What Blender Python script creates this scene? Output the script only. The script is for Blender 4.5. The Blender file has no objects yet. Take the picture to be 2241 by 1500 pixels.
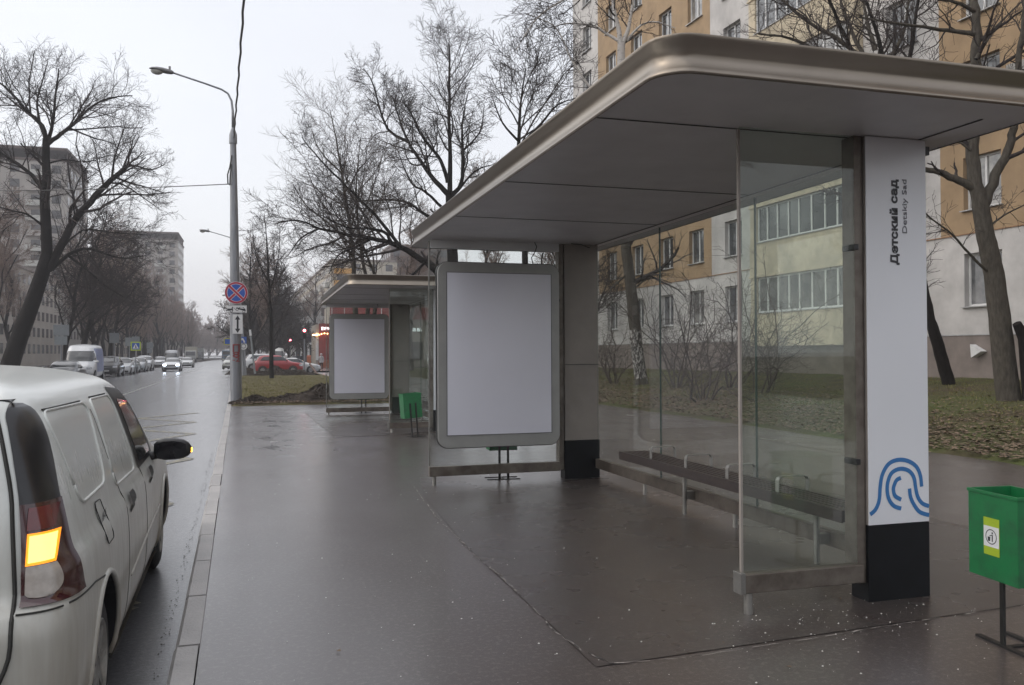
import bpy, bmesh, math, random
from mathutils import Vector, Matrix
R = math.radians
sc = bpy.context.scene
COL = sc.collection

# ---------------------------------------------------------------- camera, sky, sun, exposure
FPX, YAW, PITCH, ROLL, EYE = 1865.9, .2899, .0128, -.0044, 1.6
_r = Vector((math.cos(YAW), -math.sin(YAW), 0))
_f = Vector((math.sin(YAW)*math.cos(PITCH), math.cos(YAW)*math.cos(PITCH), math.sin(PITCH)))
_u = _r.cross(_f)
RT = _r*math.cos(ROLL) + _u*math.sin(ROLL)
UP = -_r*math.sin(ROLL) + _u*math.cos(ROLL)
cam = bpy.data.cameras.new('camera'); camo = bpy.data.objects.new('camera', cam); COL.objects.link(camo)
cam.sensor_width = 36; cam.lens = FPX/2241*36; cam.clip_start = .05; cam.clip_end = 3000
M3 = Matrix((RT, UP, -_f)).transposed()
camo.matrix_world = Matrix.Translation((0, 0, EYE)) @ M3.to_4x4()
sc.camera = camo

SUN_EL, SUN_ROT = R(42), R(-80)
w = bpy.data.worlds.new('World'); sc.world = w; w.use_nodes = True
nt = w.node_tree; nt.nodes.clear()
sky = nt.nodes.new('ShaderNodeTexSky'); sky.sky_type = 'NISHITA'; sky.sun_disc = False
sky.sun_elevation = SUN_EL; sky.sun_rotation = SUN_ROT; sky.air_density = 1.5; sky.dust_density = 4
b1 = nt.nodes.new('ShaderNodeBackground'); b1.inputs[1].default_value = .05
hs_ = nt.nodes.new('ShaderNodeHueSaturation'); hs_.inputs['Saturation'].default_value = .5; nt.links.new(sky.outputs[0], hs_.inputs['Color']); nt.links.new(hs_.outputs[0], b1.inputs[0])
# even cloud cover: a pale layer with very faint clouds
tc = nt.nodes.new('ShaderNodeTexCoord'); mp = nt.nodes.new('ShaderNodeMapping'); mp.inputs['Scale'].default_value = (1, 1, 3)
nz = nt.nodes.new('ShaderNodeTexNoise'); nz.inputs['Scale'].default_value = 1.6; nz.inputs['Detail'].default_value = 5
rp = nt.nodes.new('ShaderNodeValToRGB'); rp.color_ramp.elements[0].position = .3; rp.color_ramp.elements[1].position = .75
rp.color_ramp.elements[0].color = (.70, .70, .745, 1); rp.color_ramp.elements[1].color = (.80, .81, .86, 1)
b2 = nt.nodes.new('ShaderNodeBackground'); b2.inputs[1].default_value = .655
nt.links.new(tc.outputs['Generated'], mp.inputs[0]); nt.links.new(mp.outputs[0], nz.inputs[0]); nt.links.new(nz.outputs[0], rp.inputs[0]); nt.links.new(rp.outputs[0], b2.inputs[0])
ad = nt.nodes.new('ShaderNodeAddShader'); ow = nt.nodes.new('ShaderNodeOutputWorld')
nt.links.new(b1.outputs[0], ad.inputs[0]); nt.links.new(b2.outputs[0], ad.inputs[1]); nt.links.new(ad.outputs[0], ow.inputs[0])

sl = bpy.data.lights.new('sun', 'SUN'); sl.energy = 1.0; sl.angle = R(120); sl.color = (1, .97, .93)
so = bpy.data.objects.new('sun', sl); COL.objects.link(so)
so.rotation_euler = (R(90)-SUN_EL, 0, R(180)-SUN_ROT)

sc.view_settings.view_transform = 'Standard'; sc.view_settings.look = 'None'
sc.view_settings.exposure = .52; sc.view_settings.gamma = 1; sc.view_settings.use_curve_mapping = False
sc.render.engine = 'CYCLES'
sc.cycles.max_bounces = 8; sc.cycles.transparent_max_bounces = 24; sc.cycles.glossy_bounces = 4; sc.cycles.diffuse_bounces = 3
sc.cycles.caustics_reflective = False; sc.cycles.caustics_refractive = False
sc.cycles.sample_clamp_indirect = 6

# ---------------------------------------------------------------- helpers
def at(px, py, Y):
    """real place on the plane at depth Y, measured from the photograph"""
    d = _f + RT*((px-1120.5)/FPX) - UP*((py-750)/FPX)
    return Vector((0, 0, EYE)) + d*(Y/d.y)
def gnd(px, py, z=0.):
    d = _f + RT*((px-1120.5)/FPX) - UP*((py-750)/FPX)
    return Vector((0, 0, EYE)) + d*((z-EYE)/d.z)
ROADH = -.021                                     # the road runs a little left of the shelters' line
def rx(u, y): return u + ROADH*y
RZ = -.13                                         # road level below the pavement
ZR = math.atan(-ROADH)                            # heading of things that stand along the road

def tag(o, label=None, cat=None, group=None, kind=None):
    if label: o['label'] = label
    if cat: o['category'] = cat
    if group: o['group'] = group
    if kind: o['kind'] = kind
    return o
def empty(name, loc, rz=0, label=None, cat=None, group=None):
    o = bpy.data.objects.new(name, None); o.empty_display_size = .2
    o.location = loc; o.rotation_euler = (0, 0, rz); COL.objects.link(o)
    return tag(o, label, cat, group)
def copy_tree(o, parent=None, loc=None, rz=None, scale=None, label=None, group=None):
    c = o.copy(); COL.objects.link(c); c.parent = parent
    if loc is not None: c.location = loc
    if rz is not None: c.rotation_euler = (0, 0, rz)
    if scale is not None: c.scale = (scale,)*3 if not isinstance(scale, tuple) else scale
    if label: c['label'] = label
    if group: c['group'] = group
    for ch in list(o.children): copy_tree(ch, c)
    return c

class MB:
    def __init__(s): s.v = []; s.f = []; s.m = []; s.cur = 0
    def add(s, vs, fs):
        k = len(s.v); s.v += [tuple(q) for q in vs]; s.f += [tuple(i+k for i in f) for f in fs]; s.m += [s.cur]*len(fs)
    def box(s, a, b, rz=0, piv=None):
        x0, y0, z0 = a; x1, y1, z1 = b
        vs = [Vector((x, y, z)) for z in (z0, z1) for y in (y0, y1) for x in (x0, x1)]
        if rz:
            p = Vector(piv) if piv else Vector(((x0+x1)/2, (y0+y1)/2, 0)); m = Matrix.Rotation(rz, 3, 'Z')
            vs = [m @ (q-p) + p for q in vs]
        s.add(vs, [(0, 2, 3, 1), (4, 5, 7, 6), (0, 1, 5, 4), (2, 6, 7, 3), (0, 4, 6, 2), (1, 3, 7, 5)])
        return s
    def tube(s, pts, rad, n=8, cap=True):
        pts = [Vector(p) for p in pts]
        if not isinstance(rad, (list, tuple)): rad = [rad]*len(pts)
        k = len(s.v); N = len(pts); ref = None
        for i, p in enumerate(pts):
            t = (pts[min(i+1, N-1)] - pts[max(i-1, 0)])
            if t.length < 1e-9: t = Vector((0, 0, 1))
            t.normalize()
            if ref is None: ref = Vector((1, 0, 0)) if abs(t.x) < .8 else Vector((0, 1, 0))
            a = ref - t*ref.dot(t)
            if a.length < 1e-4: a = Vector((0, 1, 0)) - t*t.y
            a.normalize(); ref = a; b = t.cross(a)
            for j in range(n):
                th = 2*math.pi*j/n; q = p + (a*math.cos(th) + b*math.sin(th))*rad[i]
                s.v.append((q.x, q.y, q.z))
        nf = 0
        for i in range(N-1):
            for j in range(n):
                s.f.append((k+i*n+j, k+i*n+(j+1) % n, k+(i+1)*n+(j+1) % n, k+(i+1)*n+j)); nf += 1
        if cap and n > 3:
            s.f.append(tuple(k+j for j in range(n))[::-1]); s.f.append(tuple(k+(N-1)*n+j for j in range(n))); nf += 2
        s.m += [s.cur]*nf
        return s
    def cyl(s, a, b, r, n=16): return s.tube([a, b], r, n)
    def prism(s, poly, d, axis='z'):
        """extrude polygon (list of 3-d points) by vector d"""
        n = len(poly); d = Vector(d); P = [Vector(p) for p in poly]
        s.add(P + [p+d for p in P], [tuple(range(n))[::-1], tuple(range(n, 2*n))] + [(i, (i+1) % n, n+(i+1) % n, n+i) for i in range(n)])
        return s
    def quad(s, a, b, c, d): s.add([a, b, c, d], [(0, 1, 2, 3)]); return s
    def grid(s, rows, closed=False):
        k = len(s.v); n = len(rows[0])
        for r in rows: s.v += [tuple(q) for q in r]
        nf = 0
        for i in range(len(rows)-1):
            for j in range(n if closed else n-1):
                s.f.append((k+i*n+j, k+i*n+(j+1) % n, k+(i+1)*n+(j+1) % n, k+(i+1)*n+j)); nf += 1
        s.m += [s.cur]*nf
        return s
    def mesh(s, name, mats, off=None):
        me = bpy.data.meshes.new(name)
        vs = s.v if off is None else [(x-off[0], y-off[1], z-off[2]) for x, y, z in s.v]
        me.from_pydata(vs, [], s.f)
        for m in (mats if isinstance(mats, (list, tuple)) else [mats]): me.materials.append(m)
        me.polygons.foreach_set('material_index', s.m); me.update()
        return me
    def build(s, name, mats, parent=None, world=False, smooth=None, bevel=0, label=None, fix=False):
        off = tuple(parent.location) if (world and parent) else None
        me = s.mesh(name, mats, off)
        if fix:
            bm = bmesh.new(); bm.from_mesh(me); bmesh.ops.recalc_face_normals(bm, faces=bm.faces); bm.to_mesh(me); bm.free()
        o = bpy.data.objects.new(name, me); COL.objects.link(o); o.parent = parent
        if smooth is not None:
            me.polygons.foreach_set('use_smooth', [True]*len(me.polygons))
            if smooth < 180: me.set_sharp_from_angle(angle=R(smooth))
        if bevel:
            bv = o.modifiers.new('bevel', 'BEVEL'); bv.width = bevel; bv.segments = 2; bv.limit_method = 'ANGLE'; bv.angle_limit = R(40)
            me.polygons.foreach_set('use_smooth', [True]*len(me.polygons)); bv.harden_normals = True
        if label: o['label'] = label
        return o

MATS = {}
def mat(name, col, rough=.6, metal=0., var=.12, scale=6., bump=0., bscale=None, coat=0., col2=None, emit=None, es=0., spec=.5, world=False, stretch=None, rvar=0., ramp=(.35, .65)):
    if name in MATS: return MATS[name]
    m = bpy.data.materials.new(name); m.use_nodes = True; n = m.node_tree; n.nodes.clear(); L = n.links.new
    out = n.nodes.new('ShaderNodeOutputMaterial'); p = n.nodes.new('ShaderNodeBsdfPrincipled'); L(p.outputs[0], out.inputs[0])
    p.inputs['Roughness'].default_value = rough; p.inputs['Metallic'].default_value = metal
    p.inputs['Coat Weight'].default_value = coat; p.inputs['Coat Roughness'].default_value = .08
    p.inputs['Specular IOR Level'].default_value = spec
    if emit: p.inputs['Emission Color'].default_value = (*emit, 1); p.inputs['Emission Strength'].default_value = es
    t = n.nodes.new('ShaderNodeTexCoord'); mpn = n.nodes.new('ShaderNodeMapping')
    if world:
        g = n.nodes.new('ShaderNodeNewGeometry'); L(g.outputs['Position'], mpn.inputs[0])
    else: L(t.outputs['Object'], mpn.inputs[0])
    if stretch: mpn.inputs['Scale'].default_value = stretch
    nz = n.nodes.new('ShaderNodeTexNoise'); nz.inputs['Scale'].default_value = scale; nz.inputs['Detail'].default_value = 5; nz.inputs['Roughness'].default_value = .6
    L(mpn.outputs[0], nz.inputs[0])
    c2 = col2 or tuple(c*(1-var*2) for c in col)
    r = n.nodes.new('ShaderNodeValToRGB'); r.color_ramp.elements[0].position = ramp[0]; r.color_ramp.elements[1].position = ramp[1]
    c1 = tuple(min(1, c*(1+var*.5)) for c in col) if not col2 else col
    r.color_ramp.elements[0].color = (*c2, 1); r.color_ramp.elements[1].color = (*c1, 1)
    L(nz.outputs[0], r.inputs[0]); L(r.outputs[0], p.inputs['Base Color'])
    if rvar:
        mr = n.nodes.new('ShaderNodeMapRange'); mr.inputs['From Min'].default_value = .3; mr.inputs['From Max'].default_value = .7
        mr.inputs['To Min'].default_value = max(0, rough-rvar); mr.inputs['To Max'].default_value = rough+rvar
        L(nz.outputs[0], mr.inputs[0]); L(mr.outputs[0], p.inputs['Roughness'])
    if bump:
        nb = n.nodes.new('ShaderNodeTexNoise'); nb.inputs['Scale'].default_value = bscale or scale*6; nb.inputs['Detail'].default_value = 4
        L(mpn.outputs[0], nb.inputs[0]); bp = n.nodes.new('ShaderNodeBump'); bp.inputs['Strength'].default_value = bump; bp.inputs['Distance'].default_value = .02
        L(nb.outputs[0], bp.inputs['Height']); L(bp.outputs[0], p.inputs['Normal'])
    MATS[name] = m
    return m

def glass_mat(name, tint=(.9, .94, .92), dirt=.05, rough=.01, ior=1.5, dirtcol=(.35, .34, .33)):
    if name in MATS: return MATS[name]
    m = bpy.data.materials.new(name); m.use_nodes = True; n = m.node_tree; n.nodes.clear(); L = n.links.new
    out = n.nodes.new('ShaderNodeOutputMaterial')
    tr = n.nodes.new('ShaderNodeBsdfTransparent'); tr.inputs[0].default_value = (*tint, 1)
    df = n.nodes.new('ShaderNodeBsdfDiffuse'); df.inputs[0].default_value = (*dirtcol, 1)
    gl = n.nodes.new('ShaderNodeBsdfGlossy'); gl.inputs['Roughness'].default_value = rough
    ge = n.nodes.new('ShaderNodeNewGeometry')
    def mth(op, *a):
        q = n.nodes.new('ShaderNodeMath'); q.operation = op
        for i, c in enumerate(a):
            if isinstance(c, (int, float)): q.inputs[i].default_value = c
            else: L(c, q.inputs[i])
        return q.outputs[0]
    dt = n.nodes.new('ShaderNodeVectorMath'); dt.operation = 'DOT_PRODUCT'; L(ge.outputs['Incoming'], dt.inputs[0]); L(ge.outputs['Normal'], dt.inputs[1])
    fres = mth('ADD', mth('MULTIPLY', mth('POWER', mth('SUBTRACT', 1.0, mth('ABSOLUTE', dt.outputs['Value'])), 5.0), .95), .04)   # thin sheet: same from both sides
    t = n.nodes.new('ShaderNodeTexCoord'); nz = n.nodes.new('ShaderNodeTexNoise'); nz.inputs['Scale'].default_value = 1.3; nz.inputs['Detail'].default_value = 6
    L(t.outputs['Object'], nz.inputs[0])
    mr = n.nodes.new('ShaderNodeMapRange'); mr.inputs['From Min'].default_value = .35; mr.inputs['From Max'].default_value = .75
    mr.inputs['To Min'].default_value = dirt*.4; mr.inputs['To Max'].default_value = dirt*2.2; L(nz.outputs[0], mr.inputs[0])
    m1 = n.nodes.new('ShaderNodeMixShader'); L(mr.outputs[0], m1.inputs[0]); L(tr.outputs[0], m1.inputs[1]); L(df.outputs[0], m1.inputs[2])
    m2 = n.nodes.new('ShaderNodeMixShader'); L(fres, m2.inputs[0]); L(m1.outputs[0], m2.inputs[1]); L(gl.outputs[0], m2.inputs[2])
    L(m2.outputs[0], out.inputs[0]); MATS[name] = m
    return m

def wet_mat(name, dark, light, rlo, rhi, puddle=None, tint2=None, bump=.12, wave=.04, coat=.9, crough=.17, along=1., agg=140., specks=False):
    """wet asphalt: fine aggregate, broad damp patches, optional puddles inside a box (x0,x1,y0,y1)"""
    m = bpy.data.materials.new(name); m.use_nodes = True; n = m.node_tree; n.nodes.clear(); L = n.links.new
    out = n.nodes.new('ShaderNodeOutputMaterial'); p = n.nodes.new('ShaderNodeBsdfPrincipled'); L(p.outputs[0], out.inputs[0])
    g = n.nodes.new('ShaderNodeNewGeometry')
    sv_ = n.nodes.new('ShaderNodeMapping'); sv_.inputs['Scale'].default_value = (1, along, 1); L(g.outputs['Position'], sv_.inputs[0])
    def noise(sc_, det=5, rg=.6):
        q = n.nodes.new('ShaderNodeTexNoise'); q.inputs['Scale'].default_value = sc_; q.inputs['Detail'].default_value = det; q.inputs['Roughness'].default_value = rg
        L(g.outputs['Position'] if sc_ > 20 else sv_.outputs[0], q.inputs[0]); return q.outputs[0]
    def mrange(src, a, b, c, d):
        q = n.nodes.new('ShaderNodeMapRange'); q.inputs['From Min'].default_value = a; q.inputs['From Max'].default_value = b
        q.inputs['To Min'].default_value = c; q.inputs['To Max'].default_value = d; L(src, q.inputs[0]); return q.outputs[0]
    def mixc(f, a, b):
        q = n.nodes.new('ShaderNodeMix'); q.data_type = 'RGBA'
        (L(f, q.inputs[0]) if not isinstance(f, float) else setattr(q.inputs[0], 'default_value', f))
        for i, c in ((6, a), (7, b)):
            if isinstance(c, tuple): q.inputs[i].default_value = (*c, 1)
            else: L(c, q.inputs[i])
        return q.outputs[2]
    big = noise(.45, 4); mid = noise(2.6, 6, .7); fine = noise(agg, 3, .8)
    base = mixc(mrange(big, .35, .65, 0, 1), dark, light)
    if tint2: base = mixc(mrange(mid, .30, .75, 0, .9), base, tint2)
    base = mixc(mrange(fine, .42, .62, 0, .55), base, tuple(c*.45 for c in dark))
    rough = mrange(noise(1.1, 5), .1, .9, rlo, rhi)
    hgt = fine
    bp = n.nodes.new('ShaderNodeBump'); bp.inputs['Strength'].default_value = bump; bp.inputs['Distance'].default_value = .004
    bp2 = n.nodes.new('ShaderNodeBump'); bp2.inputs['Strength'].default_value = wave; bp2.inputs['Distance'].default_value = .05
    L(noise(3.2, 3), bp2.inputs['Height'])
    bc_ = n.nodes.new('ShaderNodeBump'); bc_.inputs['Strength'].default_value = .16; bc_.inputs['Distance'].default_value = .004; L(noise(70, 3, .8), bc_.inputs['Height']); L(bc_.outputs[0], p.inputs['Coat Normal'])
    base = mixc(mrange(noise(32, 2, .7), .52, .66, 0, .5), base, tuple(c*1.9 for c in light))
    L(hgt, bp.inputs['Height']); L(bp2.outputs[0], bp.inputs['Normal']); L(bp.outputs[0], p.inputs['Normal'])
    if puddle:
        sx = n.nodes.new('ShaderNodeSeparateXYZ'); L(g.outputs['Position'], sx.inputs[0])
        x0, x1, y0, y1 = puddle
        def math_(op, a, b):
            q = n.nodes.new('ShaderNodeMath'); q.operation = op
            for i, c in ((0, a), (1, b)):
                if isinstance(c, (int, float)): q.inputs[i].default_value = c
                else: L(c, q.inputs[i])
            return q.outputs[0]
        inb = math_('MULTIPLY', mrange(sx.outputs[0], x0, x0+.5, 0, 1), mrange(sx.outputs[0], x1-.5, x1, 1, 0))
        inb = math_('MULTIPLY', inb, math_('MULTIPLY', mrange(sx.outputs[1], y0, y0+1, 0, 1), mrange(sx.outputs[1], y1-1, y1, 1, 0)))
        pm = math_('MULTIPLY', inb, mrange(noise(1.7, 3), .56, .585, 0, 1))
        base = mixc(pm, base, tuple(c*.25 for c in dark))
        q = n.nodes.new('ShaderNodeMix'); L(pm, q.inputs[0]); L(rough, q.inputs[2]); q.inputs[3].default_value = .02; rough = q.outputs[0]
        inv = math_('SUBTRACT', 1.0, pm); L(math_('MULTIPLY', inv, bump), bp.inputs['Strength']); L(math_('MULTIPLY', inv, wave), bp2.inputs['Strength'])
    L(base, p.inputs['Base Color']); L(rough, p.inputs['Roughness'])
    p.inputs['Specular IOR Level'].default_value = .5
    p.inputs['Coat Weight'].default_value = coat; p.inputs['Coat Roughness'].default_value = crough; p.inputs['Coat IOR'].default_value = 1.5
    cr_ = mrange(noise(.8, 4), .1, .9, crough*.75, crough*1.35); L(cr_, p.inputs['Coat Roughness'])
    MATS[name] = m
    return m

m_pave = wet_mat('wet_asphalt_pavement', (.058, .047, .044), (.070, .059, .056), .4, .55, puddle=(-.3, 1.5, 13.5, 24), tint2=(.060, .044, .041), coat=1., crough=.23, bump=.4, agg=110., wave=.02, along=.6)
m_patch = wet_mat('wet_asphalt_patch', (.042, .035, .032), (.052, .044, .040), .4, .6, tint2=(.048, .033, .031), coat=.85, crough=.26, bump=.4, agg=110., wave=.02)
m_road = wet_mat('wet_asphalt_road', (.048, .048, .052), (.066, .066, .072), .4, .55, bump=1.0, agg=42., wave=.0, coat=1., crough=.21, along=.12)
m_kerb = mat('kerb_concrete', (.36, .345, .335), .5, var=.14, scale=3, bump=.25, bscale=60, world=True, rvar=.12)
m_soil = mat('bare_soil', (.055, .042, .034), .9, spec=.15, col2=(.032, .026, .022), scale=2.2, bump=1., bscale=18, world=True)
m_lawn = mat('lawn_turf', (.125, .112, .045), .95, spec=.2, col2=(.080, .064, .036), scale=.9, bump=1., bscale=30, world=True)
m_lawn2 = mat('lawn_leafy', (.070, .082, .028), .95, spec=.15, col2=(.066, .050, .032), scale=.7, bump=1., bscale=26, world=True)
m_grass = mat('grass_blades', (.15, .155, .055), .8, spec=.2, col2=(.17, .145, .065), scale=3, world=True)
m_leaf = mat('fallen_leaves', (.24, .17, .11), .8, col2=(.045, .030, .022), scale=14, world=True)
m_grit = mat('white_grit', (.6, .59, .56), .7, scale=20, world=True)
m_paintw = mat('worn_road_paint', (.30, .29, .26), .4, col2=(.12, .12, .12), scale=7, world=True)
m_painty = mat('worn_yellow_paint', (.26, .23, .13), .4, col2=(.07, .067, .063), scale=9, ramp=(.42, .62), world=True)
m_bronze = mat('anodised_fascia', (.27, .235, .195), .30, metal=1, var=.05, scale=2, stretch=(1, .15, 1))
m_ceil = mat('ceiling_panel', (.82, .83, .85), .45, var=.04, scale=2)
m_ceilseam = mat('panel_seam', (.05, .05, .05), .7, var=0)
m_alu = mat('dull_aluminium', (.34, .33, .31), .42, metal=.75, var=.15, scale=5, rvar=.08)
m_alud = mat('stained_aluminium', (.20, .175, .15), .45, metal=.5, col2=(.11, .09, .075), scale=7, rvar=.1)
m_greyp = mat('grey_pillar_panel', (.30, .27, .245), .5, var=.06, scale=3)
m_frame = mat('lightbox_frame', (.38, .38, .37), .42, metal=.35, var=.05, scale=3)
m_white = mat('white_panel', (.76, .775, .81), .28, var=.015, scale=1, coat=.2)
m_black = mat('black_base_panel', (.006, .007, .009), .5, var=.2, scale=5, spec=.22)
m_text = mat('dark_lettering', (.022, .022, .028), .5, var=0)
m_blue = mat('blue_emblem', (.035, .17, .42), .45, var=0)
m_wood = mat('dark_bench_wood', (.040, .027, .024), .38, col2=(.022, .015, .014), scale=5, stretch=(8, 1, 8), bump=.2, bscale=20)
m_rubber = mat('tyre_rubber', (.016, .016, .017), .7, scale=10, bump=.3)
m_plast = mat('black_plastic', (.014, .014, .015), .4, var=.1)
m_dkglass = mat('dark_car_glass', (.02, .023, .026), .06, var=.05, coat=.5)
m_glass = glass_mat('shelter_glass', tint=(.94, .96, .95), dirt=.014)
m_glassgreen = glass_mat('shelter_side_glass', tint=(.88, .92, .89), dirt=.018)
m_edge = mat('glass_edge_green', (.05, .085, .072), .2, var=.05)
m_binG = mat('green_bin_paint', (.006, .15, .045), .42, col2=(.010, .085, .032), scale=7, ramp=(.3, .55), coat=.1, rvar=.08)
m_binI = mat('green_bin_inside', (.004, .05, .02), .7)
m_iron = mat('black_iron', (.014, .013, .012), .6, var=.2)
m_galv = mat('galvanised_pole', (.27, .28, .30), .45, metal=.4, var=.15, scale=2, stretch=(6, 6, .6))

# ---------------------------------------------------------------- ground, road, kerbs, lawns
rng = random.Random(7)
def hz(x, y, s=1.0, a=1.0):
    return a*(math.sin(x*1.3*s+y*.7*s)+math.sin(x*.53*s-y*1.9*s+1.3)+.6*math.sin(x*2.9*s+y*2.3*s+.4))/2.6
def terr(x, y):
    if x > 10.3: return min(.82, (x-10.3)*.082) + .02
    return .0
def sheet(name, quads, m, z, kind='structure', label=None):
    b = MB()
    for q in quads: b.add([(x, y, z) for x, y in q], [tuple(range(len(q)))])
    return tag(b.build(name, m), kind=kind, label=label)
sheet('ground', [[(-1500, -300), (1500, -300), (1500, 2500), (-1500, 2500)]], m_soil, -.30)
def strip(u0, u1, ys): return [[(rx(u0, a), a), (rx(u1, a), a), (rx(u1, b), b), (rx(u0, b), b)] for a, b in zip(ys[:-1], ys[1:])]
sheet('road', strip(-11.6, -.33, [-40, 0, 30, 76]) + strip(-11.6, -.33, [84, 620]) + [[(rx(-11.6, 76), 76), (26, 76), (26, 84), (rx(-11.6, 84), 84)]], m_road, RZ)
sheet('pavement', [[(rx(-.2, -8), -8), (10.3, -8), (10.3, 27.8), (rx(-.2, 27.8), 27.8)],
                   [(4.9, 27.8), (10.3, 27.8), (10.3, 75.8), (4.9, 75.8)],
                   [(4.6, 84.2), (30, 84.2), (30, 126), (4.6, 126)]], m_pave, 0)
sheet('asphalt_patch', [[(1.65, 4.06), (6.2, 4.35), (6.2, 10.9), (2.0, 10.9), (1.80, 9.6), (1.66, 7)],
                        [(1.42, 16.7), (5.9, 17), (5.9, 24.1), (1.25, 24.1)]], m_patch, .004)
def kerb(u0, u1, y0, y1, name='kerb'):
    b = MB(); y = y0; r = random.Random(3)
    while y < y1:
        L = 1.0 if y < 60 else 6.0; d = r.uniform(-.006, .006)
        x0, x1 = rx(u0, y)+d, rx(u1, y)+d; xa, xb = rx(u0, y+L)+d, rx(u1, y+L)+d; g = .008; h = .012+r.uniform(-.004, .004)
        v = [(x0, y+g, -.29), (x1, y+g, -.29), (xb, y+L-g, -.29), (xa, y+L-g, -.29), (x0, y+g, h-.02), (x0+.02, y+g, h), (x1, y+g, h), (xb, y+L-g, h), (xa+.02, y+L-g, h), (xa, y+L-g, h-.02)]
        b.add(v, [(0, 3, 9, 4), (4, 9, 8, 5), (5, 8, 7, 6), (1, 6, 7, 2), (0, 4, 5, 6, 1), (3, 2, 7, 8, 9)])
        y += L
    return tag(b.build(name, m_kerb), kind='structure')
kerb(-.332, -.205, -8, 76); kerb(-.332, -.205, 84, 400); kerb(-11.75, -11.6, -10, 400)
# crumbling joint round the shelter's asphalt
b = MB(); cr = [(1.83, 10.6), (1.74, 9.3), (1.67, 8.2), (1.66, 7.2), (1.64, 6.5), (1.67, 5.9), (1.66, 5.3), (1.63, 4.7), (1.66, 4.3), (1.74, 4.07), (2.13, 4.03), (2.87, 4.08), (3.6, 4.16), (4.58, 4.23), (6.2, 4.4)]
cr2 = [(1.9, 17.1), (1.62, 17.5), (1.40, 18.6), (1.30, 20.6), (1.26, 22.6), (1.24, 24)]
for line in (cr, cr2):
    pts = []
    for (a, c), (d, e) in zip(line[:-1], line[1:]):
        k = max(2, int(math.hypot(d-a, e-c)/.06))
        for i in range(k): t = i/k; pts.append((a+(d-a)*t+rng.gauss(0, .006), c+(e-c)*t+rng.gauss(0, .006)))
    for i in range(len(pts)-1):
        (a, c), (d, e) = pts[i], pts[i+1]; L = math.hypot(d-a, e-c) or 1; nx, ny = -(e-c)/L, (d-a)/L
        w1 = rng.uniform(.001, .0075)
        if rng.random() < .16: continue
        if rng.random() < .5: w1 *= .5
        b.quad((a-nx*w1, c-ny*w1, .0075), (d-nx*w1, e-ny*w1, .0075), (d+nx*w1, e+ny*w1, .0075), (a+nx*w1, c+ny*w1, .0075))
tag(b.build('pavement_crack', mat('crack_rim', (.27, .25, .23), .7, col2=(.03, .026, .024), scale=12, ramp=(.42, .52), world=True)), kind='structure')
# worn zigzag marking of the bus stop, centre line
b = MB()
def seg(p, q, w_, z=RZ+.004):
    (x0, y0), (x1, y1) = p, q; L = math.hypot(x1-x0, y1-y0); nx, ny = -(y1-y0)/L*w_/2, (x1-x0)/L*w_/2
    b.quad((x0-nx, y0-ny, z), (x1-nx, y1-ny, z), (x1+nx, y1+ny, z), (x0+nx, y0+ny, z))
tips = [(-1.0, 2.0), (-2.5, 4.2), (-.85, 6.4), (-2.5, 8.4), (-1.0, 10.6), (-2.6, 12.8), (-1.08, 15.1), (-2.7, 17.5), (-1.35, 19.9), (-2.9, 21.6), (-1.55, 23.3), (-3.1, 25.2), (-1.7, 27)]
for i, (p, q) in enumerate(zip(tips[:-1], tips[1:])):
    if i % 2 == 1 or True: seg(p, q, .19, RZ+.004+.002*(i % 2))
tag(b.build('zigzag_marking', m_painty), kind='structure')
b = MB(); seg((rx(-4.75, 10), 10), (rx(-4.75, 130), 130), .12); seg((rx(-4.3, 128), 128), (rx(-.6, 128), 128), .4, RZ+.006)
for y in range(140, 300, 12): seg((rx(-4.75, y), y), (rx(-4.75, y+6), y+6), .12)
tag(b.build('lane_marking', m_paintw), kind='structure')
# lawns as soft uneven sheets
def lawn(name, x0f, x1, y0, y1, m, nx, ny, amp, zf, zig=.0):
    b = MB(); rows = []
    for j in range(ny+1):
        y = y0+(y1-y0)*j/ny; row = []
        for i in range(nx+1):
            xa = x0f(y); x = xa+(x1-xa)*i/nx; e = min(i, nx-i, j, ny-j)
            xx = x+(rng.gauss(0, zig) if i == 0 else 0); yy = y+(rng.gauss(0, zig) if j == 0 else 0)
            row.append((xx, yy, zf(x, y)+(amp*abs(hz(x, y, 1.7)) if e else -.012)+.02*(e > 0)))
        rows.append(row)
    b.grid(rows); o = b.build(name, m, smooth=180); return tag(o, kind='structure')
lawn('lawn', lambda y: rx(-.19, y), 4.9, 27.75, 75.6, m_lawn, 24, 110, .05, lambda x, y: 0, .05)
lawn('lawn', lambda y: 10.25, 21.5, -6, 75.6, m_lawn2, 48, 150, .05, terr, .05)
lawn('verge', lambda y: rx(-30, y), rx(-11.75, 70), 20, 330, m_soil, 20, 60, .15, lambda x, y: -.1, 0)
lawn('lawn', lambda y: rx(-.19, y), 4.6, 84.2, 330, m_lawn, 10, 40, .05, lambda x, y: 0, 0)
sheet('yard_ground', [[(10.3, 76), (60, 76), (60, 300), (10.3, 300)], [(-80, 10), (-30, 10), (-30, 330), (-80, 330)]], m_soil, -.05)

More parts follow.
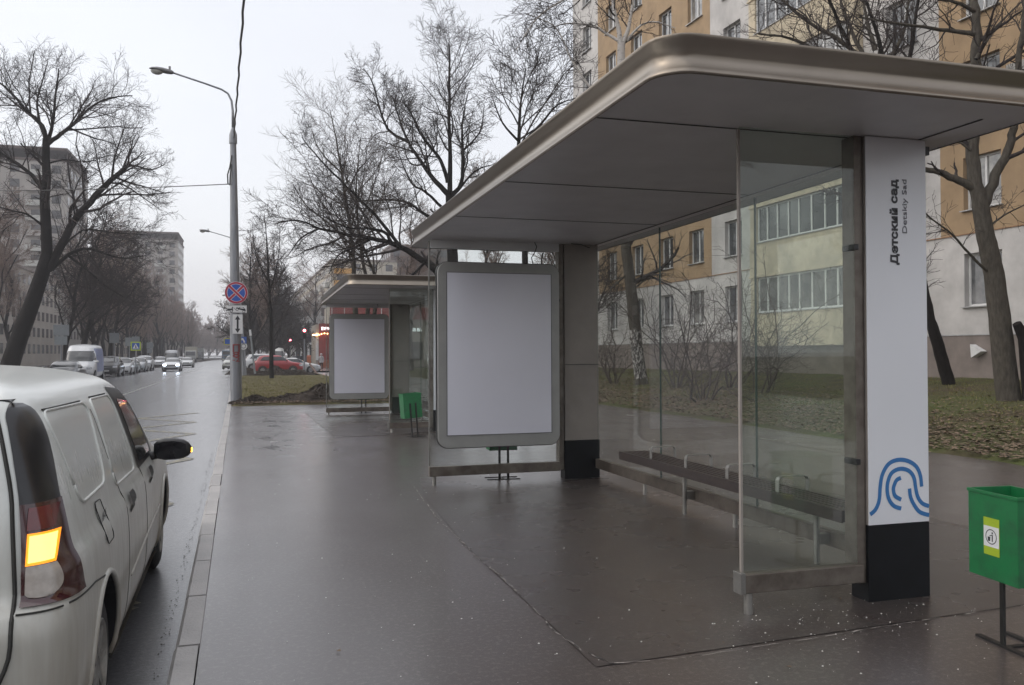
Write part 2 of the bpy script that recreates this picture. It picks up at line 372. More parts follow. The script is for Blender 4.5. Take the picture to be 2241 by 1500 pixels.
# grass blades and leaf litter
def blades(name, n, place, h0, h1, m, wd=.012):
    b = MB()
    for _ in range(n):
        x, y, z = place(); a = rng.uniform(0, 6.28); h = rng.uniform(h0, h1); dx, dy = math.cos(a)*wd, math.sin(a)*wd; lx, ly = rng.gauss(0, h*.5), rng.gauss(0, h*.5)
        b.add([(x-dx, y-dy, z), (x+dx, y+dy, z), (x+lx, y+ly, z+h)], [(0, 1, 2)])
    return tag(b.build(name, m), kind='stuff')
def pl_a():
    y = 28.3+rng.random()**1.6*36; return rng.uniform(rx(-.1, y), 4.8), y, .02
def pl_b():
    y = 8+rng.random()*34; x = 12.3+rng.random()*8; return x, y, terr(x, y)+.02
blades('grass', 26000, pl_a, .03, .09, m_grass); blades('grass', 26000, pl_b, .03, .08, m_grass)
b = MB()
def leaf(x, y, z, s):
    a = rng.uniform(0, 6.28); t = rng.uniform(-.6, .6); ca, sa = math.cos(a)*s, math.sin(a)*s; k = rng.uniform(.5, .8)
    b.add([(x-ca, y-sa, z), (x-sa*k, y+ca*k, z+abs(t)*s), (x+ca, y+sa, z+s*.3), (x+sa*k, y-ca*k, z+.2*s)], [(0, 1, 2, 3)])
for _ in range(24000):
    y = rng.uniform(7.5, 42); x = 10.3+abs(rng.gauss(0, 2.3)); leaf(x, y, terr(x, y)+.03+rng.random()*.04, rng.uniform(.02, .06))
for _ in range(3000):
    y = rng.uniform(28, 60); leaf(rng.uniform(rx(0, y), 4.7), y, .04, rng.uniform(.02, .05))
for _ in range(2600):
    y = 27.9+abs(rng.gauss(0, .7)); leaf(rng.uniform(rx(-.1, y), 4.7), y, .05+rng.random()*.05, rng.uniform(.02, .05))
for _ in range(46):
    leaf(rng.uniform(-.1, 6.5), rng.uniform(3, 14), .008, rng.uniform(.008, .022))
for _ in range(130):
    y = rng.uniform(3, 26); leaf(10.25-abs(rng.gauss(0, .5)), y, .004, rng.uniform(.015, .035))
tag(b.build('leaf_litter', m_leaf), kind='stuff')
b = MB()
def stone(x, y, z, s):
    r = [s*rng.uniform(.6, 1.2) for _ in range(5)]
    b.add([(x+r[0], y, z), (x, y+r[1], z), (x-r[2], y, z), (x, y-r[3], z), (x+s*.2, y, z+r[4]*.7)], [(0, 1, 4), (1, 2, 4), (2, 3, 4), (3, 0, 4)])
for _ in range(520):
    y = 3+rng.random()**1.5*10; x = rng.uniform(1.0, 5.4) if rng.random() < .85 else rng.uniform(-.1, 1.2)
    stone(x, y, .006, rng.choice([.0025, .003, .0035, .0045, .007]))
for _ in range(150): stone(rng.gauss(3.2, .55), rng.gauss(4.3, .25), .006, rng.choice([.002, .003, .003, .004, .007]))
tag(b.build('grit', m_grit), kind='stuff')
tag((lambda: (globals().__setitem__('b', MB()), [stone(rx(rng.uniform(-.45, -.40), y), y, RZ+.004, rng.uniform(.003, .008)) for y in [rng.uniform(3, 16) for _ in range(260)]], b.build('gutter_gravel', m_soil))[-1])(), kind='stuff')
# heaps of dug soil
def heap(name, cx, cy, sx, sy, h, label, m, seed):
    r = random.Random(seed); bb = MB(); rows = []
    for i in range(1, 26):
        t = i/25; row = []
        for j in range(72):
            a = 2*math.pi*j/72; k = 1+.22*math.sin(a*3+seed)+.14*math.sin(a*7+2*seed)
            x, y = math.cos(a)*sx*t*k, math.sin(a)*sy*t*k; z = h*(1-t)**.8*(1+.5*math.sin(x*3+seed)*math.cos(y*5))*(t < .99)
            row.append((x+r.gauss(0, .02), y+r.gauss(0, .02), max(0, z+r.gauss(0, .035)*(t < .97))))
        rows.append(row)
    bb.grid(rows, closed=True); k = len(bb.v); bb.add([(0, 0, h)], []); bb.f += [(j+1 if j < 71 else 0, j, k) for j in range(72)][:0]
    bb.v.pop()
    bb.add([rows[0][j] for j in range(72)], [tuple(range(72))])
    global b; b = bb
    for _ in range(900):
        t = r.random()**.5; a = r.uniform(0, 6.28); x, y = math.cos(a)*sx*t, math.sin(a)*sy*t
        leaf(x, y, h*(1-t)**.8+.02, r.uniform(.015, .05))
    o = bb.build(name, m); o.location = (cx, cy, .02)
    return tag(o, label, 'soil heap')
m_heap = mat('dug_earth', (.075, .062, .052), .9, spec=.15, col2=(.032, .026, .023), scale=5, bump=1, bscale=25)
heap('soil_heap', 1.95, 29.3, 1.9, .75, .40, 'low dark heap of dug soil and leaves beside the far bus shelter', m_heap, 1)
heap('soil_heap', -.05, 29.0, .9, .5, .16, 'small flat heap of soil and leaves at the foot of the lamp post', m_heap, 2)
heap('soil_heap', 1.6, 66.5, 2.6, .8, .55, 'heap of broken earth and rubble in front of the red car', m_heap, 3)
heap('soil_heap', -1.0, 71, 1.2, .8, .7, 'rubble heap between the lamp post and the red car', m_heap, 4)

# ---------------------------------------------------------------- bus shelter
def rrect(x0, x1, y0, y1, r, off=0., seg_=7):
    x0 -= off; x1 += off; y0 -= off; y1 += off; r = max(.01, r+off); P = []
    for cx, cy, a0 in ((x0+r, y0+r, math.pi), (x1-r, y0+r, 1.5*math.pi), (x1-r, y1-r, 0), (x0+r, y1-r, .5*math.pi)):
        for i in range(seg_+1): a = a0+i/seg_*math.pi/2; P.append((cx+math.cos(a)*r, cy+math.sin(a)*r))
    return P
def text_mesh(name, s, size, m, bold=0., ext=.001):
    cu = bpy.data.curves.new(name, 'FONT'); cu.body = s; cu.size = size; cu.offset = bold; cu.extrude = ext; cu.align_x = 'CENTER'; cu.align_y = 'CENTER'; cu.resolution_u = 4
    t = bpy.data.objects.new('tmp', cu); COL.objects.link(t); dg = bpy.context.evaluated_depsgraph_get(); dg.update()
    me = bpy.data.meshes.new_from_object(t.evaluated_get(dg)); me.name = name
    bpy.data.objects.remove(t); me.materials.clear(); me.materials.append(m)
    return me
def text_obj(name, s, size, m, parent, loc, rot, bold=0., fit=None):
    me = text_mesh(name, s, size, m, bold)
    xs = [v.co.x for v in me.vertices]; ys = [v.co.y for v in me.vertices]
    cx, cy = (min(xs)+max(xs))/2, (min(ys)+max(ys))/2
    for v in me.vertices: v.co.x -= cx; v.co.y -= cy
    if fit:
        kx = fit[0]/(max(xs)-min(xs)); ky = (fit[1]/(max(ys)-min(ys))) if len(fit) > 1 else kx
        for v in me.vertices: v.co.x *= kx; v.co.y *= ky
    o = bpy.data.objects.new(name, me); COL.objects.link(o); o.parent = parent
    o.location = loc if parent is None else Vector(loc)-parent.location; o.rotation_euler = rot
    return o

H = 2.99
sh = empty('bus_shelter', (3.1, 7.4, 0), 0, 'near bus shelter with flat bronze-edged roof, blank poster box and white pillar', 'bus shelter', 'bus shelters along the pavement')
def P(bb, name, m, par=None, **k): return bb.build(name, m, par or sh, world=True, **k) if (par or sh) is sh else bb.build(name, m, par, **k)
X0, X1, Y0, Y1, RR = 1.90, 4.47, 3.77, 11.08, .20
prof = [(2.985, -.012), (2.988, 0), (2.996, .003), (3.004, .0), (3.02, -.012), (3.04, -.024), (3.06, -.032), (3.08, -.034), (3.10, -.030), (3.12, -.022), (3.14, -.012), (3.16, -.001), (3.174, .006), (3.184, .005), (3.19, -.02), (3.20, -.25)]
b = MB(); b.grid([[(x, y, z) for x, y in rrect(X0, X1, Y0, Y1, RR, o)] for z, o in prof], closed=True)
P(b, 'roof_fascia', m_bronze, smooth=60)
b = MB(); pl = rrect(X0, X1, Y0, Y1, RR, -.25); b.add([(x, y, 3.20) for x, y in pl], [tuple(range(len(pl)))]); P(b, 'roof_top', m_alu)
b = MB(); pl = rrect(X0, X1, Y0, Y1, RR, -.006); b.add([(x, y, 2.992) for x, y in pl], [tuple(range(len(pl)))[::-1]]); o = P(b, 'roof_ceiling', m_ceil)
b = MB()
for y in (4.66, 6.6, 8.4): b.box((X0+.02, y-.006, 2.987), (4.152, y+.006, 2.990))
b.box((4.152, Y0+.3, 2.986), (4.164, Y1-.1, 2.990))
s_ = b.build('panel_joint', m_ceilseam, o, world=False); s_.location = -sh.location
# pillars
def pillar(yf, yb, face):      # face -1: white panel towards the camera side; +1 away
    x0, x1 = 3.735, 4.205
    b = MB(); b.box((x0+.004, yf+.004, .49), (x1-.004, yb-.004, H)); pil = P(b, 'pillar', m_greyp, bevel=.004)
    b = MB(); b.box((x0-.003, yf-.003, 0), (x1+.003, yb+.003, .488)); o = b.build('pillar_base', m_black, pil, bevel=.003); o.location = -sh.location
    b = MB(); ys = (yf-.006, yf+.003) if face < 0 else (yb-.003, yb+.006)
    b.box((x0+.001, ys[0], .492), (x1-.001, ys[1], H-.004)); o = b.build('pillar_panel', m_white, pil, bevel=.002, label='white name panel of the bus stop'); o.location = -sh.location
    b = MB(); b.box((3.665, yf+.02, .12), (3.733, yb-.02, H)); o = P(b, 'post', m_alud, bevel=.005)
    for z in (.9, 2.27): b = MB(); b.box((3.64, (yf+yb)/2-.07-.02, z-.018), (3.675, (yf+yb)/2+.03, z+.018)); o = P(b, 'glass_clamp', m_plast, bevel=.004)
    return pil
pn = pillar(4.58, 4.74, -1); pf = pillar(10.19, 10.35, 1)
b = MB(); b.box((3.742, 10.182, 1.452), (4.198, 10.1925, 1.458)); o = b.build('panel_joint', m_ceilseam, pf); o.location = -sh.location
b = MB(); b.box((4.207, 4.60, 2.90), (4.26, 4.68, 2.955)); P(b, 'roof_bracket', m_plast)
# glass screens
def pane(name, a, c, m, par=None): b = MB(); b.box(a, c); return P(b, name, m)
pane('side_glass', (2.835, 4.60, .245), (3.664, 4.610, H-.004), m_glassgreen)
pane('side_glass', (2.00, 10.19, .23), (3.664, 10.20, H-.004), m_glass)
b = MB(); b.box((2.822, 4.594, .25), (2.836, 4.616, H-.02)); P(b, 'glass_edge', m_greyp)
b = MB(); b.box((1.985, 10.184, .24), (2.0, 10.206, H-.02)); P(b, 'glass_edge', m_alu)
for a, c in ((4.745, 6.535), (6.55, 8.385), (8.40, 10.185)): pane('rear_glass', (4.176, a, .24), (4.186, c, H-.03), m_glass)
for y in (6.5425, 8.3925): b = MB(); b.box((4.173, y-.006, .24), (4.189, y+.006, H-.03)); P(b, 'glass_joint', m_edge)
b = MB(); b.box((2.01, 10.17, 2.885), (3.66, 10.187, 2.987)); P(b, 'header_board', m_ceil)
def rail(name, a, c): b = MB(); b.box(a, c); return P(b, name, m_alud, bevel=.006)
rail('bottom_rail', (2.80, 4.565, .135), (3.69, 4.645, .25)); rail('bottom_rail', (1.985, 10.155, .115), (3.66, 10.235, .232)); rail('bottom_rail', (4.145, 4.75, .13), (4.217, 10.18, .25))
b = MB(); b.box((2.797, 4.560, .132), (2.832, 4.650, .262)); P(b, 'rail_cap', m_alu, bevel=.004)
for x, y in ((2.875, 4.605), (2.05, 10.195), (4.18, 6.9), (4.18, 8.8)):
    b = MB(); b.cyl((x, y, -.1), (x, y, .14), .028 if y < 5 else .024, 14); P(b, 'foot', m_alu, smooth=40)
for y in (5.1, 9.8): pass
# blank backlit poster box, lights off
b = MB(); pf_ = rrect(2.07, 3.622, .462, 2.708, .13); 
def xz(poly, y): return [(x, y, z) for x, z in poly]
n_ = len(pf_)
b.add(xz(pf_, 10.06)+xz(pf_, 10.165), [tuple(range(n_)), tuple(range(n_, 2*n_))[::-1]]+[(i, n_+i, n_+(i+1) % n_, (i+1) % n_) for i in range(n_)])
lb = P(b, 'poster_box', m_frame, fix=True, bevel=.006)
b = MB(); pq = rrect(2.062, 3.630, .454, 2.716, .135); b.add(xz(pq, 10.085)+xz(pq, 10.15), [tuple(range(n_)), tuple(range(n_, 2*n_))[::-1]]+[(i, n_+i, n_+(i+1) % n_, (i+1) % n_) for i in range(n_)])
o = b.build('box_rim', m_plast, lb, fix=True); o.location = -sh.location
m_screen = mat('blank_poster_glass', (.78, .785, .88), .2, var=.02, scale=.8, coat=.6)
b = MB(); b.box((2.185, 10.053, .618), (3.508, 10.0598, 2.58)); o = b.build('poster_screen', m_screen, lb); o.location = -sh.location
b = MB()
for a, c in (((2.178, .611), (2.185, 2.587)), ((3.508, .611), (3.515, 2.587)), ((2.178, 2.58), (3.515, 2.587)), ((2.178, .611), (3.515, .618))): b.box((a[0], 10.050, a[1]), (c[0], 10.0597, c[1]))
o = b.build('screen_edge', mat('screen_edge_grey', (.16, .16, .17), .4), lb); o.location = -sh.location
for z in (.9, 2.2): b = MB(); b.box((2.2, 10.165, z-.03), (3.5, 10.189, z+.03)); o = b.build('box_bracket', m_alu, lb); o.location = -sh.location
# loose cable above the box
b = MB(); b.tube([(3.33, 10.15, 2.99), (3.34, 10.1, 2.93), (3.31, 10.08, 2.86), (3.27, 10.1, 2.79), (3.30, 10.12, 2.71)], .006, 6); P(b, 'cable', m_plast, smooth=180)
b = MB(); b.tube([(3.80, 10.1, 2.985), (3.86, 9.9, 2.95), (3.92, 9.8, 2.90), (3.98, 9.9, 2.93)], .006, 5); P(b, 'cable', m_plast, smooth=180)
sh2 = copy_tree(sh, loc=(3.1-.26, 7.4+12.75, -.05), label='far bus shelter with tan roof edge standing past the first one')
# name and emblem on the near pillar only
text_obj('stop_name', 'Детский сад', .1, m_text, sh, (3.952, 4.5715, 2.44), (R(90), R(-90), 0), .0036, fit=(.555, .073))
text_obj('stop_name', 'Detskiy Sad', .08, mat('grey_lettering', (.14, .14, .16), .5, var=0), sh, (4.037, 4.5715, 2.545), (R(90), R(-90), 0), 0, fit=(.35, .046))
def logo_pt(x, y):
    yb = 798-28*(x-675)/282; k = .001437+(.00149-.001437)*(x-675)/282
    return 3.738+(x-675)/282*.466, .49+(yb-y)*k
def smooth_line(pts, sub=8):
    out = []
    for i in range(len(pts)-1):
        p0, p1, p2, p3 = pts[max(i-1, 0)], pts[i], pts[i+1], pts[min(i+2, len(pts)-1)]
        for s in range(sub):
            t = s/sub; out.append(tuple(.5*((2*p1[k])+(-p0[k]+p2[k])*t+(2*p0[k]-5*p1[k]+4*p2[k]-p3[k])*t*t+(-p0[k]+3*p1[k]-3*p2[k]+p3[k])*t**3) for k in range(len(p1))))
    out.append(tuple(pts[-1])); return out
b = MB()
strokes = [[(678, 747), (700, 728), (715, 700), (722, 670), (726, 620), (736, 570), (760, 528), (790, 508), (830, 502), (870, 512), (900, 535), (916, 572), (921, 618)],
           [(823, 717), (790, 707), (767, 680), (758, 640), (762, 600), (777, 565), (802, 547), (833, 542), (865, 553), (885, 580), (892, 620), (901, 660), (922, 690), (956, 703)],
           [(823, 582), (803, 592), (791, 615), (787, 636), (795, 662), (823, 678)], [(863, 628), (868, 665), (885, 700), (912, 730), (956, 742)]]
for st in strokes:
    L = [logo_pt(*p) for p in smooth_line(st)]; wd = .0135
    for i in range(len(L)-1):
        def nrm(k):
            a, c = L[max(k-1, 0)], L[min(k+1, len(L)-1)]; d = math.hypot(c[0]-a[0], c[1]-a[1]); return -(c[1]-a[1])/d*wd, (c[0]-a[0])/d*wd
        n0, n1 = nrm(i), nrm(i+1); y = 4.5722
        b.quad((L[i][0]-n0[0], y, L[i][1]-n0[1]), (L[i+1][0]-n1[0], y, L[i+1][1]-n1[1]), (L[i+1][0]+n1[0], y, L[i+1][1]+n1[1]), (L[i][0]+n0[0], y, L[i][1]+n0[1]))
P(b, 'wave_emblem', m_blue)

# bench under the roof
be = empty('bench', (3.98, 6.8, 0), 0, 'long slatted dark wood bench with steel armrests in the near shelter', 'bench', 'benches in the shelters')
def B(bb, name, m, **k): return bb.build(name, m, be, world=True, **k)
for i in range(6):
    x = 3.815+i*.056; b = MB(); b.box((x, 4.93, .478 if i else .44), (x+.034, 8.66, .520)); B(b, 'slat', m_wood, bevel=.004)
b = MB(); b.box((3.805, 4.93, .435), (3.8145, 8.66, .519)); b.box((3.83, 4.95, .44), (4.13, 4.99, .474)); b.box((3.83, 8.6, .44), (4.13, 8.64, .474)); B(b, 'front_board', m_wood)
for y in (5.54, 7.62):
    b = MB(); b.cyl((4.05, y, 0), (4.05, y, .44), .022, 12); b.box((3.86, y-.02, .437), (4.12, y+.02, .4775)); b.box((4.06, y-.03, .15), (4.144, y+.03, .23)); B(b, 'leg', m_alu, smooth=40)
for y in (5.76, 6.50, 7.24, 7.98):
    b = MB(); x0, x1, z0, z1 = 3.86, 4.13, .50, .635
    path = [(x0, z0), (x0, z1-.03), (x0+.012, z1-.008), (x0+.035, z1), (x1-.035, z1), (x1-.012, z1-.008), (x1, z1-.03), (x1, z0)]
    for (a, c), (d, e) in zip(path[:-1], path[1:]):
        L = math.hypot(d-a, e-c); nx, nz_ = -(e-c)/L*.0035, (d-a)/L*.0035
        b.prism([(a-nx, y-.022, c-nz_), (d-nx, y-.022, e-nz_), (d+nx, y-.022, e+nz_), (a+nx, y-.022, c+nz_)], (0, .044, 0))
    B(b, 'armrest', mat('armrest_steel', (.36, .35, .335), .4, metal=.6))
copy_tree(be, loc=(3.72, 19.55, -.05), label='slatted dark bench inside the far bus shelter, seen through glass')

# green litter bins on iron stands
def make_bin(under=False):
    r = empty('litter_bin', (0, 0, 0), 0, 'x', 'litter bin', 'green litter bins')
    b = MB(); w_, d_, z0, z1, t = .18, .135, .37, .84, .006
    lean = .03
    for (xa, xb, ya, yb) in ((-w_, w_, -d_, -d_+t), (-w_, w_, d_-t, d_), (-w_, -w_+t, -d_+t, d_-t), (w_-t, w_, -d_+t, d_-t)): b.box((xa, ya, z0), (xb, yb, z1))
    b.box((-w_+t, -d_+t, z0), (w_-t, d_-t, z0+t)); b.box((-w_-.006, -d_-.006, z1-.018), (w_+.006, -d_, z1)); b.box((-w_-.006, d_, z1-.018), (w_+.006, d_+.006, z1))
    b.box((-w_-.006, -d_, z1-.018), (-w_, d_, z1)); b.box((w_, -d_, z1-.018), (w_+.006, d_, z1))
    box = b.build('bin_box', m_binG, r, bevel=.002)
    for x in ((-.055, .055) if not under else (-.1,)):
        b = MB(); y_ = d_+.014 if not under else -.06
        b.box((x*(.2 if under else 1)-.014, y_-.007, .012), (x*(.2 if under else 1)+.014, y_+.007, .66 if not under else .372)); b.build('bin_post', m_iron, r)
    for y_ in ((d_+.01, -.05) if not under else (-.06, .12)):
        b = MB(); b.box((-.21, y_-.016, .0), (.21, y_+.016, .012)); b.build('bin_foot', m_iron, r)
    b = MB(); b.box((-.014, (-.034 if not under else -.043), .001), (.014, (d_-.007 if not under else .103), .011)); b.build('foot_tie', m_iron, r)
    return r, box
bn, bx = make_bin(True)
bn['label'] = 'green litter bin with a yellow and white sticker at the right edge'
bn.location = (3.925, 3.66, 0)
# posts of this one stand behind; its sticker face looks left towards the road
bn.rotation_euler = (0, 0, R(-96))
bn2, bx2 = make_bin(); first_ = True
for k, (x, y, a, tilt, lab) in enumerate(((2.87, 16.35, R(188), R(4), 'leaning green litter bin on two posts in front of the far shelter'),
                                    (3.0, 10.55, R(175), 0, 'green litter bin half hidden behind the near poster box'),
                                    (2.74, 23.35, R(180), 0, 'green litter bin half hidden behind the far poster box'))):
    c = bn2 if k == 0 else copy_tree(bn2); c.location = (x, y, 0); c.rotation_euler = (0, tilt, a); c['label'] = lab
b = MB(); b.box((-.062, -.1372, .50), (.052, -.1355, .70)); st = b.build('sticker', mat('yellow_green_sticker', (.36, .48, .03), .4, var=.03), bn)
b = MB(); b.box((-.060, -.1385, .545), (.050, -.1373, .655)); b.build('sticker_field', mat('sticker_white', (.72, .73, .74), .4, var=.02), st)
b = MB()
for i in range(20):
    a0, a1 = 2*math.pi*i/20, 2*math.pi*(i+1)/20; f_ = lambda a, r_: (-.005+math.cos(a)*r_, -.1392, .6+math.sin(a)*r_)
    b.quad(f_(a0, .036), f_(a1, .036), f_(a1, .041), f_(a0, .041))
b.add([(0, -.1392, .575), (.008, -.1392, .575), (.008, -.1392, .612), (0, -.1392, .612)], [(0, 1, 2, 3)]); b.add([(-.001, -.1392, .616), (.009, -.1392, .616), (.009, -.1392, .626), (-.001, -.1392, .626)], [(0, 1, 2, 3)])
b.add([(-.028, -.1392, .575), (-.012, -.1392, .575), (-.010, -.1392, .598), (-.030, -.1392, .598)], [(0, 1, 2, 3)]); b.add([(.001, -.1392, .608), (-.016, -.1392, .6), (-.018, -.1392, .604), (.001, -.1392, .613)], [(0, 1, 2, 3)])
b.build('litter_pictogram', m_text, st)

# ---------------------------------------------------------------- vehicles: bodies as stacked plan outlines
def itab(tab, z):
    if z <= tab[0][0]: return tab[0][1]
    if z >= tab[-1][0]: return tab[-1][1]
    for i in range(len(tab)-1):
        if tab[i][0] <= z <= tab[i+1][0]:
            (z0, v0), (z1, v1) = tab[i], tab[i+1]
            m = (v1-v0)/(z1-z0)
            ml = (v0-tab[i-1][1])/(z0-tab[i-1][0]) if i else m
            mr = (tab[i+2][1]-v1)/(tab[i+2][0]-z1) if i+2 < len(tab) else m
            def lim(a, c): return 0 if a*c <= 0 else 2*a*c/(a+c)
            d0 = lim(ml, m) if i else m; d1 = lim(m, mr) if i+2 < len(tab) else m
            h = z1-z0; t = (z-z0)/h
            return v0*(2*t**3-3*t*t+1)+d0*h*(t**3-2*t*t+t)+v1*(-2*t**3+3*t*t)+d1*h*(t**3-t*t)
class Shell:
    def __init__(s, yr, yf, w, yc, n=7, bow=.03):
        s.yr, s.yf, s.w, s.yc, s.n, s.bow = yr, yf, w, yc, n, bow
        s.z0, s.z1 = w[0][0], w[-1][0]
    def raw(s, th, z):
        c, q = math.cos(th), math.sin(th); e = 2/s.n
        L = (itab(s.yf, z)-s.yc) if q > 0 else (s.yc-itab(s.yr, z))
        W = itab(s.w, z); v = math.copysign(abs(q)**e, q)
        y = s.yc+v*L; x = math.copysign(abs(c)**e, c)*W*(1-s.bow*min(1, abs(v))**2.5)
        return Vector((x, y, z))
    def P(s, th, z, off=0):
        p = s.raw(th, z)
        if not off: return p
        a = s.raw(th+.004, z)-s.raw(th-.004, z); zz = min(z+.006, s.z1); b_ = s.raw(th, zz)-s.raw(th, z-.006)
        n = a.cross(b_)
        if n.length < 1e-12: n = Vector((math.cos(th), math.sin(th), 0))
        return p+n.normalized()*off
    def th_y(s, y, z, side=1):
        L = (itab(s.yf, z)-s.yc) if y > s.yc else (s.yc-itab(s.yr, z))
        v = max(-1, min(1, (y-s.yc)/L)); t = math.asin(math.copysign(abs(v)**(s.n/2), v))
        return t if side > 0 else math.pi-t
    def th_x(s, x, z, end=1):
        k = min(.9995, abs(x)/itab(s.w, z)/(1-s.bow))**(s.n/2); t = math.acos(math.copysign(k, x))
        return t if end > 0 else -t
    def body(s, zs, ny=22, nx=12):
        rows = []
        for z in zs:
            r = []
            for i in range(ny): r.append(s.th_s((i+.5)/ny*2-1, 1))
            th = r + [None]*0
            P_ = [s.P(t, z) for t in th]
            r2 = [s.P(s.th_c(1-(i+.5)/nx*2, 1), z) for i in range(nx)]
            r3 = [s.P(math.pi-s.th_s(1-(i+.5)/ny*2, 1), z) for i in range(ny)]
            r4 = [s.P(-s.th_c(-1+(i+.5)/nx*2, 1), z) for i in range(nx)]
            rows.append(P_+r2+r3+r4)
        b_ = MB(); b_.grid(rows, closed=True); n = len(rows[0]); k = (len(rows)-1)*n
        b_.f.append(tuple(range(k, k+n))); b_.m.append(0); b_.f.append(tuple(range(n))[::-1]); b_.m.append(0)
        return b_
    def th_s(s, v, _):      # v in -1..1 along the side, denser near the corner
        v = math.sin(v*math.pi/2*.985); return math.asin(math.copysign(abs(v)**(s.n/2), v))
    def th_c(s, v, _):
        v = math.sin(v*math.pi/2*.96); return math.acos(math.copysign(abs(v)**(s.n/2), v))
    def side(s, bb, poly, off, side=1, nz=10, ny=10):
        zs = [p[1] for p in poly]; za, zb = min(zs), max(zs); rows = []
        for i in range(nz+1):
            z = za+(zb-za)*(i/nz); z = min(max(z, za+1e-4), zb-1e-4); ys = []
            for (y0, z0), (y1, z1) in zip(poly, poly[1:]+poly[:1]):
                if (z0-z)*(z1-z) <= 0 and z0 != z1: ys.append(y0+(y1-y0)*(z-z0)/(z1-z0))
            ya, yb = min(ys), max(ys)
            r = [s.P(s.th_y(ya+(yb-ya)*j/ny, z, side), z, off) for j in range(ny+1)]
            rows.append(r if side > 0 else r[::-1])
        bb.grid(rows); return bb
    def wrap(s, bb, z0, z1, fa, fb, off, nz=8, n=14):
        rows = []
        for i in range(nz+1):
            z = z0+(z1-z0)*i/nz; a, c = fa(z), fb(z); rows.append([s.P(a+(c-a)*j/n, z, off) for j in range(n+1)])
        bb.grid(rows); return bb
    def line(s, bb, pts, r, side=1, off=.001, n=5):
        L = []
        for (y0, z0), (y1, z1) in zip(pts[:-1], pts[1:]):
            k = max(1, int(math.hypot(y1-y0, z1-z0)/.05))
            for i in range(k): t = i/k; L.append((y0+(y1-y0)*t, z0+(z1-z0)*t))
        L.append(pts[-1]); bb.tube([s.P(s.th_y(y, z, side), z, off) for y, z in L], r, n); return bb
def round_poly(poly, r, k=4):
    out = []; n = len(poly)
    for i in range(n):
        a, p, c = Vector(poly[i-1]), Vector(poly[i]), Vector(poly[(i+1) % n]); d0, d1 = (a-p), (c-p); q = min(r, d0.length*.45, d1.length*.45)
        s0, s1 = p+d0.normalized()*q, p+d1.normalized()*q
        for j in range(k+1): t = j/k; out.append(tuple((1-t)**2*s0+2*t*(1-t)*p+t*t*s1))
    return out
def wheel(parent, x, y, r, wd, m_rim, side=1, spokes=5, name='wheel'):
    """tyre with a rim child; centre height r"""
    x0, x1 = (x-wd, x) if side > 0 else (x, x+wd); xo = x1 if side > 0 else x0; s_ = 1 if side > 0 else -1
    bb = MB(); N = 28; pr = [(0, .62), (0, .80), (.012, .90), (.03, .97), (.05, 1), (wd-.05, 1), (wd-.03, .97), (wd, .85), (wd, .5)]
    rows = [[(xo-s_*a, y+math.cos(2*math.pi*j/N)*r*k, r+math.sin(2*math.pi*j/N)*r*k) for j in range(N)] for a, k in pr]
    bb.grid(rows, closed=True); o = bb.build(name, m_rubber, parent, smooth=50, fix=True)
    bb = MB(); rows = [[(xo-s_*a, y+math.cos(2*math.pi*j/N)*r*k, r+math.sin(2*math.pi*j/N)*r*k) for j in range(N)] for a, k in ((.004, .64), (-.004, .60), (.012, .56), (.03, .50), (.035, .2), (.012, .17), (.010, .01))]
    bb.grid(rows, closed=True)
    for i in range(spokes):
        a = 2*math.pi*i/spokes; c, q = math.cos(a), math.sin(a)
        for k in (-.05, .05):
            pass
        bb.prism([(xo-s_*.008, y+c*r*.12-q*r*.07, r+q*r*.12+c*r*.07), (xo-s_*.006, y+c*r*.58-q*r*.05, r+q*r*.58+c*r*.05), (xo-s_*.006, y+c*r*.58+q*r*.05, r+q*r*.58-c*r*.05), (xo-s_*.008, y+c*r*.12+q*r*.07, r+q*r*.12-c*r*.07)], (-s_*.02, 0, 0))
    bb.build('rim', m_rim, o, smooth=40, fix=True)
    return o

